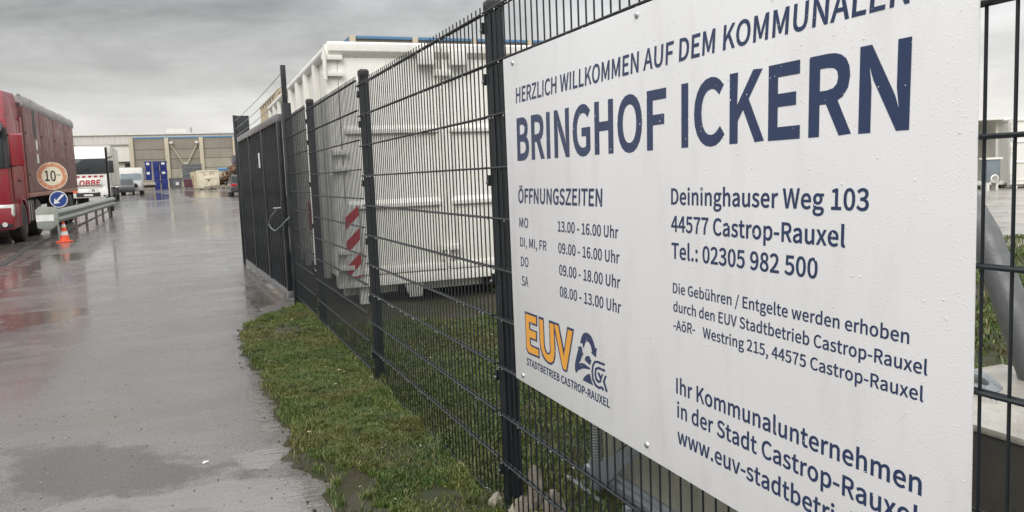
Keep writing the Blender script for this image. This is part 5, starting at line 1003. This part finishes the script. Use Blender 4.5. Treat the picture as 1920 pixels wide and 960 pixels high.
# guard rail
pb_ = [(147, 441), (166.4, 432), (184, 422), (196, 415.5), (208, 408)]
gps = [at(147, 441, 23.9), at(166.4, 432, 26.2), at(184, 422, 28.4), at(196, 415.5, 30.2), at(208, 408, 32.0)]
r0 = at(98, 440, 20.3); gr = thing('guard_rail', 'galvanised W-beam guard rail on five posts between trucks and drive', 'guard rail', (0, 0, 0))
line = [Vector((r0.x, r0.y, gz(r0.y)))] + [Vector((q.x, q.y, gz(q.y))) for q in gps] + [Vector((gps[-1].x + .02, gps[-1].y + .5, gz(gps[-1].y)))]
wp_ = [(.0, .84), (-.05, .80), (-.08, .75), (-.05, .70), (.0, .675), (.0, .655), (-.05, .63), (-.08, .58), (-.05, .53), (.0, .49), (.012, .49), (-.038, .535), (-.068, .58), (-.038, .625), (.012, .65), (.012, .68), (-.038, .705), (-.068, .75), (-.038, .795), (.012, .84)]
rgs = []
for i, q in enumerate(line):
    d = (line[min(i + 1, len(line) - 1)] - line[max(i - 1, 0)]); d.z = 0; d.normalize(); nrm = Vector((d.y, -d.x, 0))
    rgs.append([q + nrm * (-u * 1.0 + .10) + Vector((0, 0, v)) for u, v in wp_])
part('w_beam', MB().rings(rgs), GALV2, gr)
for q in gps:
    part('rail_post', MB().bb(-.035, .035, -.06, .06, -.1, .8, Matrix.Translation((q.x - .03, q.y, gz(q.y)))), paint('stained_post', (.24, .22, .19), (.2, .1, .05), .7, .6, .2, 4), gr, bevel=.004)
t0 = line[0]; ter = MB()
pr_ = [(-.02, .40), (.1, .36), (.3, .36), (.42, .46), (.46, .55), (.46, .82), (.40, .90), (.06, .93), (-.04, .84)]
M_ = Matrix.Translation((t0.x - .28, t0.y - .06, t0.z)); ter.add([M_ @ Vector((u, 0, v)) for u, v in pr_] + [M_ @ Vector((u, .06, v)) for u, v in pr_], [list(range(9))[::-1], list(range(9, 18))] + [(i, (i + 1) % 9, 9 + (i + 1) % 9, 9 + i) for i in range(9)])
e_ = part('end_terminal', ter, paint('terminal_grey', (.27, .29, .25), (.15, .15, .13), .5, .5, .1, 4), gr, bevel=.01)
part('white_band', MB().bb(-.03, .36, -.006, -.001, .56, .72, M_), REFLW, e_)
cn = at(122, 456, 20.7); cone = thing('traffic_cone', 'orange and white traffic cone standing below the guard rail end', 'traffic cone', (cn.x, cn.y, gz(cn.y)), R(-9))
part('cone_base', MB().bb(-.16, .16, -.16, .16, 0, .03), ORANGE, cone, bevel=.01)
prof = [(0.0, .03, .125), (.0, .16, .102)]
def frus(z0, z1, r0_, r1_): return MB().rings([[(r0_ * math.cos(a), r0_ * math.sin(a), z0) for a in [2 * math.pi * k / 20 for k in range(20)]], [(r1_ * math.cos(a), r1_ * math.sin(a), z1) for a in [2 * math.pi * k / 20 for k in range(20)]]])
def rad(z): return .125 - (.125 - .028) * z / .5
for k, (z0, z1, m_) in enumerate(((.03, .17, ORANGE), (.17, .27, REFLW), (.27, .37, ORANGE), (.37, .45, REFLW), (.45, .5, ORANGE))):
    part('cone_band', frus(z0, z1, rad(z0) + (.002 if m_ is REFLW else 0), rad(z1) + (.002 if m_ is REFLW else 0)), m_, cone, smooth=True)
# slim dark pole at the far end of the rail
bp = at(209, 404, 33); pole = thing('barrier_post', 'slim dark upright pole with a short bracket at the far end of the guard rail', 'pole', (bp.x, bp.y, gz(bp.y)))
hp = at(198, 277, 33).z - gz(bp.y); dxp = at(198, 277, 33).x - bp.x
part('pole_tube', MB().cyl((0, 0, 0), (dxp * .2, 0, hp), .045, 10), ANTH, pole, smooth=True)
part('bracket', MB().bar((dxp * .17, 0, hp * .84), (.22, 0, hp * .87), .03, .04), ANTH, pole)
part('pole_foot', MB().bb(-.12, .12, -.12, .12, .25, .6), BLACKP, pole, bevel=.02)
# drainage channel along the trucks
dc = [ong(0, 500), ong(52, 465), ong(130, 432), ong(205, 395)]
dm = MB(); rgs = []
for q in dc: rgs.append([(q.x - .07, q.y, gz(q.y) + .002), (q.x - .07, q.y, gz(q.y) + .012), (q.x + .07, q.y, gz(q.y) + .012), (q.x + .07, q.y, gz(q.y) + .002)])
o = part('drain_channel', dm.rings(rgs), UNDER); tag(o, 'dark drainage channel running along the trucks', None, None, 'structure')

# ================================================================== LEFT HALL (behind the yard)
YH = 125.0; gh = gz(YH)
hl, hr = ony(246, 258, YH), ony(453, 255, YH); PX = [ony(x, 300, YH).x for x in (248, 317, 380, 442)]; bay = (PX[3] - PX[0]) / 3
ztop = (hl.z + hr.z) / 2 - gh
hall = thing('panel_hall', 'long low hall of concrete panels with cream pillars and blue roof edge across the yard', 'building', (PX[0], YH, gh))
NBAY = 7; LH = NBAY * bay
part('core_wall', MB().bb(0, LH, .12, 24, 0, ztop - .3), PANELS[1], hall)
rows = 5; ph = (ztop - .35) / rows
for i in range(NBAY):
    for r_ in range(rows):
        m_ = (PANELS[3], PANELS[3] if i > 0 else PANELS[2], PANELS[0], PANELS[2], PANELS[1])[r_]
        if i >= 2 and r_ in (1, 2): m_ = PANELS[3]
        part('wall_panel', MB().bb(i * bay + .28, (i + 1) * bay - .28, -.02 + .03 * ((i + r_) % 2), .14, r_ * ph + .03, (r_ + 1) * ph - .03), m_, hall)
for i in range(NBAY + 1): part('pillar', MB().bb(i * bay - .27, i * bay + .27, -.3, .12, 0, ztop - (.0 if i in (0,) else .1)), PILLAR, hall, bevel=.02)
part('eaves_beam', MB().bb(.28, LH + .1, .0, 24, ztop - .35, ztop - .19), PILLAR, hall)
part('roof_edge', MB().bb(.28, LH + .1, -.12, 24, ztop - .19, ztop + .03), FASCIA, hall, bevel=.02)
# cross bracing in the second bay
for (a, b_) in (((bay + .4, ztop - .8), (1.75 * bay, .9)), ((2 * bay - .4, ztop - .7), (bay + 1.0, .4))):
    part('brace', MB().bar((a[0], -.25, a[1]), (b_[0], -.25, b_[1]), .12, .12), PILLAR, hall)
part('brace_node', MB().bb(1.47 * bay, 1.47 * bay + .45, -.36, -.16, ztop * .43, ztop * .50), PILLAR, hall, bevel=.02)
for x in (bay + .6, 2 * bay - .6): part('flood_lamp', MB().bb(x - .2, x + .2, -.6, -.3, ztop - .95, ztop - .65), REFLW, hall, bevel=.03)
part('side_wall', MB().bb(-.3, -.22, .1, 24, 0, ztop - .1), PILLAR, hall)
# long white hall behind, with roof fan box
YW = 158.0; a0, a1 = ony(60, 252, YW), ony(640, 243, YW)
wz = ony(300, 249.5, YW).z - gz(YW)
wh = thing('white_warehouse', 'very long pale warehouse whose roof line shows above the panel hall', 'building', (a0.x, YW, gz(YW)))
LW = a1.x - a0.x
part('lower_wall', MB().bb(0, LW, 0, 30, 0, wz * .80), FARCREAM, wh); part('upper_band', MB().bb(-.2, LW + .2, -.3, 30, wz * .80, wz * .97), FARCREAM, wh)
part('roof', MB().bb(-.4, LW + .4, -.6, 30.4, wz * .97, wz), FARWHITE, wh)
rows_ = 60
for k in range(rows_): part('sheet_rib', MB().bb(k * LW / rows_ + .02, k * LW / rows_ + .12, -.36, -.3, wz * .80, wz * .97), FARWHITE, wh)
vx = ony(331, 250, YW).x - a0.x
part('roof_vent', MB().bb(vx - 1.6, vx + 1.6, 2, 5, wz, wz + .85), FARCREAM, wh); part('vent_pipe', MB().cyl((vx + 2.5, 3, wz), (vx + 2.5, 3, wz + 1.1), .15, 8), GALV2, wh)
# near white building with window, left of the hall
YO = 133.0; o0, o1 = ony(150, 272, YO), ony(250, 271, YO); oz = ony(235, 273, YO).z - gz(YO); osz = ony(235, 303, YO).z - gz(YO)
ob_ = thing('white_office', 'white two-storey building part with a dark window and overhanging upper wall left of the hall', 'building', (o0.x, YO, gz(YO)))
LO = o1.x - o0.x + 1.2
part('lower_wall', MB().bb(0, LO, .3, 12, 0, osz), FARWHITE, ob_); part('upper_wall', MB().bb(-.1, LO, -.3, 12, osz, oz), FARWHITE, ob_)
part('eaves', MB().bb(-.2, LO, -.5, 12, oz, oz + .15), GALV2, ob_); part('soffit', MB().bb(-.1, LO, -.34, .3, osz - .12, osz - .005), UNDER, ob_)
w0, w1 = ony(233, 315, YO), ony(246, 305, YO)
wn_ = part('window', MB().bb(w0.x - o0.x, w1.x - o0.x, .24, .3, w0.z - gz(YO), w1.z - gz(YO)), FARWHITE, ob_)
part('pane', MB().bb(w0.x - o0.x + .1, w1.x - o0.x - .1, .2, .25, w0.z - gz(YO) + .1, w1.z - gz(YO) - .1), GLASS, wn_)
part('door', MB().bb(ony(240, 340, YO).x - o0.x, ony(248, 340, YO).x - o0.x, .2, .3, 0, 2.1), paint('door_brown', (.12, .1, .08), (.06, .05, .05), .4, .6, 0, 2), ob_)
# --- things standing along the hall
def bin_(px0, px1, y, zb, h, label, mat=BLUE, dep=1.2, white=True, group='blue bins stacked along the hall', cat='bin', name='blue_bin'):
    a = ony(px0, 350, y); b_ = ony(px1, 350, y); W = b_.x - a.x; t = thing(name, label, cat, (a.x, y, gz(y) + zb), 0, group)
    part('shell', MB().rings([[(.06, .06, 0), (W - .06, .06, 0), (W - .06, dep - .06, 0), (.06, dep - .06, 0)], [(0, 0, h), (W, 0, h), (W, dep, h), (0, dep, h)]]), mat, t, bevel=.02)
    part('rim', MB().bb(-.03, W + .03, -.03, dep + .03, h - .08, h - .005), mat, t, bevel=.01)
    for k in range(3): part('rib', MB().bb(W * (k + .5) / 3 - .03, W * (k + .5) / 3 + .03, -.015, .03, .08, h - .1), mat, t)
    if white: part('logo_patch', MB().bb(W * .25, W * .7, -.03, -.018, h * .62, h * .86), REFLW, t)
    return t
YB = 117.0
HB = 1.22
bin_(274, 286.5, YB, 1.2, HB, 'upper blue bin of the left two-bin stack with white mark'); bin_(274.5, 287, YB, 2.42, HB, 'topmost blue bin of the left stack by the hall')
bin_(275, 287, YB, 0, 1.15, 'bottom bin of the left stack, behind the flatbed trailer', PANELS[3], white=False, name='grey_bin')
for c, (a, b_) in enumerate(((289.5, 301.8), (302.3, 316))):
    for r_ in range(3): bin_(a, b_, YB + .3 * c, r_ * HB, HB - .02, ('%s blue bin of the %s stack' % (('bottom', 'middle', 'top')[r_], ('centre', 'right')[c])), white=(c == 1 and r_ > 0))
cr = ony(255.5, 345, YB); 
for k in range(3):
    t = thing('slatted_crate', ('lowest', 'middle', 'topmost')[k] + ' dark slatted crate stacked by the left hall pillar', 'crate', (cr.x, YB, gz(YB) + 1.1 + .62 * k), 0, 'dark crates stacked by the hall pillar')
    part('crate_side', MB().bb(0, 1.05, 0, .9, .02, .5), BLUE, t, bevel=.01); part('crate_slat', MB().bb(-.02, 1.07, -.03, 0, .08, .2), GREYSK, t); part('crate_slat', MB().bb(-.02, 1.07, -.03, 0, .3, .42), GREYSK, t)
t = thing('pallet_stack', 'low stack of timber pallets under the dark crates', 'pallets', (cr.x - .05, YB, gz(YB)))
for k in range(7): part('pallet', MB().bb(0, 1.15, 0, .95, k * .155, k * .155 + .12), paint('pallet_wood', (.3, .25, .18), (.15, .12, .09), .5, .8, 0, 3), t)
def skip(px0, px1, y, h, label, mat, name='skip', slant=.25, dep=2.2, group=None, cat='skip', zb=.12):
    a = ony(px0, 350, y); b_ = ony(px1, 350, y); W = b_.x - a.x; t = thing(name, label, cat, (a.x, y, gz(y)), 0, group)
    part('shell', MB().rings([[(slant, .1, zb), (W - slant, .1, zb), (W - slant, dep - .1, zb), (slant, dep - .1, zb)], [(0, 0, h), (W, 0, h), (W, dep, h), (0, dep, h)], [(.08, .08, h), (W - .08, .08, h), (W - .08, dep - .08, h), (.08, dep - .08, h)], [(slant + .08, .18, zb + .1), (W - slant - .08, .18, zb + .1), (W - slant - .08, dep - .18, zb + .1), (slant + .08, dep - .18, zb + .1)]]), mat, t, bevel=.012)
    part('rim', MB().bb(-.04, W + .04, -.05, 0.0, h - .12, h + .01), mat, t, bevel=.01)
    for k in range(3): part('rib', MB().bar((slant + (W - 2 * slant) * (k + .5) / 3, .07, zb), (W * (k + .5) / 3, -.03, h - .12), .08, .06), mat, t)
    for s in (.3, W - .4): part('skid', MB().bb(s, s + .12, .1, dep - .1, 0, zb), UNDER, t)
    return t
s1 = skip(318, 342, 118, 1.35, 'low grey skip standing against the hall under the brace', GREYSK, slant=.05); part('logo_patch', MB().bb(.8, 1.2, -.04, -.03, .4, .8), REFLW, s1)
s2 = skip(345, 364, 112, 1.15, 'low maroon skip left of the rusty white container', PURPLE, slant=.05)
part_ = thing('mesh_cage', 'grey-green wire cage standing on the hall side behind the maroon skip', 'cage', (ony(344, 350, 116).x, 116, gz(116)))
part('cage_back', MB().bb(0, 2.4, .2, .25, 1.0, 3.1), GREYSK, part_)
for k in range(9): part('cage_bar', MB().bb(k * .3, k * .3 + .05, 0, .05, .9, 3.15), paint('cage_green', (.2, .22, .19), (.1, .1, .09), .5, .6, 0, 2), part_)
for z in (1.0, 1.8, 2.6, 3.1): part('cage_rail', MB().bb(0, 2.45, -.03, 0, z, z + .06), MATS['cage_green'], part_)
YR2 = 97.0; ra, rb = ony(372, 356, YR2), ony(411.5, 356, YR2); Wr = rb.x - ra.x; Hr = ony(390, 320, YR2).z - gz(YR2)
rc = thing('rusty_container', 'rusty white open-top container in front of the hall', 'container', (ra.x, YR2, gz(YR2)), R(3))
part('front_wall', MB().bb(0, Wr, 0, .08, .15, Hr), RUSTW, rc, bevel=.01); part('side_wall', MB().bb(Wr - .08, Wr, .08, 6, .15, Hr - .1), RUST2, rc); part('side_wall', MB().bb(0, .08, .08, 6, .15, Hr - .1), RUST2, rc); part('floor', MB().bb(0, Wr, 0, 6, .08, .15), UNDER, rc)
for x in (Wr * .36, Wr * .68): part('upright', MB().bb(x - .05, x + .05, -.07, 0, .15, Hr * .62), RUSTW, rc, bevel=.01)
part('lintel', MB().bb(Wr * .33, Wr * .71, -.1, 0, Hr * .56, Hr * .66), RUSTW, rc, bevel=.01); part('top_rim', MB().bb(-.05, Wr + .05, -.06, .1, Hr - .1, Hr + .04), RUSTW, rc, bevel=.01)
for x in (.0, Wr): part('corner_post', MB().bb(x - .06, x + .06, -.08, .1, .1, Hr), RUSTW, rc, bevel=.01)
part('hook', MB().cyl((Wr * .52, -.12, Hr * .48), (Wr * .52, -.02, Hr * .48), .07, 10), UNDER, rc)
wing = MB().prism([(-.45, .3), (-.75, Hr - .15), (-.08, Hr), (-.08, .15)], .02, .1, 'y'); part('side_flare', wing, RUST2, rc)
YR3 = 99.5; rd0, rd1 = ony(412, 350, YR3), ony(431, 350, YR3); Wd = rd1.x - rd0.x
rd = thing('corrugated_container', 'tan corrugated skip with a blue lid beside the scrap heap', 'container', (rd0.x + .1, YR3, gz(YR3)))
part('front_wall', MB().bb(0, Wd, 0, .08, .1, Hr - .1), RUST2, rd)
for k in range(7): part('corrugation', MB().bb(k * Wd / 7 + .02, k * Wd / 7 + .12, -.07, 0, .1, Hr - .15), RUST2 if k % 3 else RUSTW, rd)
part('side_wall', MB().bb(Wd - .08, Wd, 0, 4, .1, Hr - .1), RUST2, rd)
lid0 = ony(409, 316, YR3); part('lid', MB().prism([(0, Hr - .1), (0, Hr + .2), (3, Hr + .35), (3, Hr)], -.1, Wd - .1, 'x'), FASCIA, rd)
# scrap heap: brown tangle right of it, plus rubble at its foot
sc0 = ony(442, 352, 98); mb = MB(); rr = random.Random(12)
for i in range(900):
    x = rr.gauss(0, 1.6); y = rr.uniform(-1.2, 1.5); top = max(.15, 3.4 - abs(x) * .95); z = rr.uniform(0, top)
    M_ = Matrix.Translation((sc0.x + x + .6, 99 + y, gz(98) + z)) @ Matrix.Rotation(rr.uniform(0, 6), 4, 'Z') @ Matrix.Rotation(rr.uniform(-1, 1), 4, 'X')
    mb.box((0, 0, 0), (rr.uniform(.1, .6), rr.uniform(.02, .12), rr.uniform(.02, .3)), M_)
o = part('scrap_heap', mb, [SCRAPM]); tag(o, 'brown heap of tangled scrap metal behind the dark estate car', None, None, 'stuff')
rb0 = ony(419, 356, 94); mb = MB()
for i in range(160): mb.box((0, 0, 0), (rr.uniform(.08, .4), rr.uniform(.08, .3), rr.uniform(.05, .3)), Matrix.Translation((rb0.x + rr.gauss(0, 1.1), 94 + rr.gauss(0, .6), gz(94) + rr.uniform(0, .35))) @ Matrix.Rotation(rr.uniform(0, 6), 4, 'Z'))
o = part('rubble_heap', mb, [STONE]); tag(o, 'low heap of pale and dark rubble at the foot of the rusty container', None, None, 'stuff')
s3 = skip(439, 456, 106, 1.3, 'grey hooklift skip raised on the heap behind the estate car', GREYSK, slant=.05); s3.location.z += 2.6
part('logo_patch', MB().bb(.25, .85, -.07, -.06, .3, .75), BLUE, s3)
part('stilt', MB().bb(.2, .5, .1, 2.0, -2.6, .02).bb(2.0, 2.3, .1, 2.0, -2.6, .02), UNDER, s3)

# ================================================================== RIGHT HALL (behind the containers)
YK = 44.0; k0, k1 = ony(660, 68, YK), ony(777, 69, YK); zk = k0.z - gz(YK); kb = k1.x - k0.x
hall2 = thing('tall_panel_hall', 'taller concrete panel hall with blue roof edge rising behind the white container', 'building', (k0.x, YK, gz(YK)))
NB2 = 8; L2 = NB2 * kb
part('core_wall', MB().bb(0, L2, .12, 18, 0, zk - .25), PANELS[1], hall2)
rows = 6; ph = (zk - .28) / rows
for i in range(NB2):
    for r_ in range(rows): part('wall_panel', MB().bb(i * kb + .16, (i + 1) * kb - .16, -.02 + .015 * ((i + r_) % 2), .14, r_ * ph + .02, (r_ + 1) * ph - .02), PANELS[(i + r_ * 2) % 2], hall2)
for i in range(NB2 + 1): part('pillar', MB().bb(i * kb - .15, i * kb + .15, -.2, .12, 0, zk + .02), PILLAR, hall2, bevel=.02)
part('eaves_beam', MB().bb(.16, L2 + .1, .02, 18, zk - .28, zk - .13), PANELS[0], hall2)
part('roof_edge', MB().bb(.16, L2 + .1, -.1, 18, zk - .13, zk + .03), FASCIA, hall2, bevel=.015)
part('side_wall', MB().bb(-.18, -.12, .1, 18, 0, zk - .3), PILLAR, hall2); part('side_roof_edge', MB().bb(-.2, .1, .15, 18, zk - .3, zk - .02), FASCIA, hall2)
print('objects', len(bpy.data.objects))
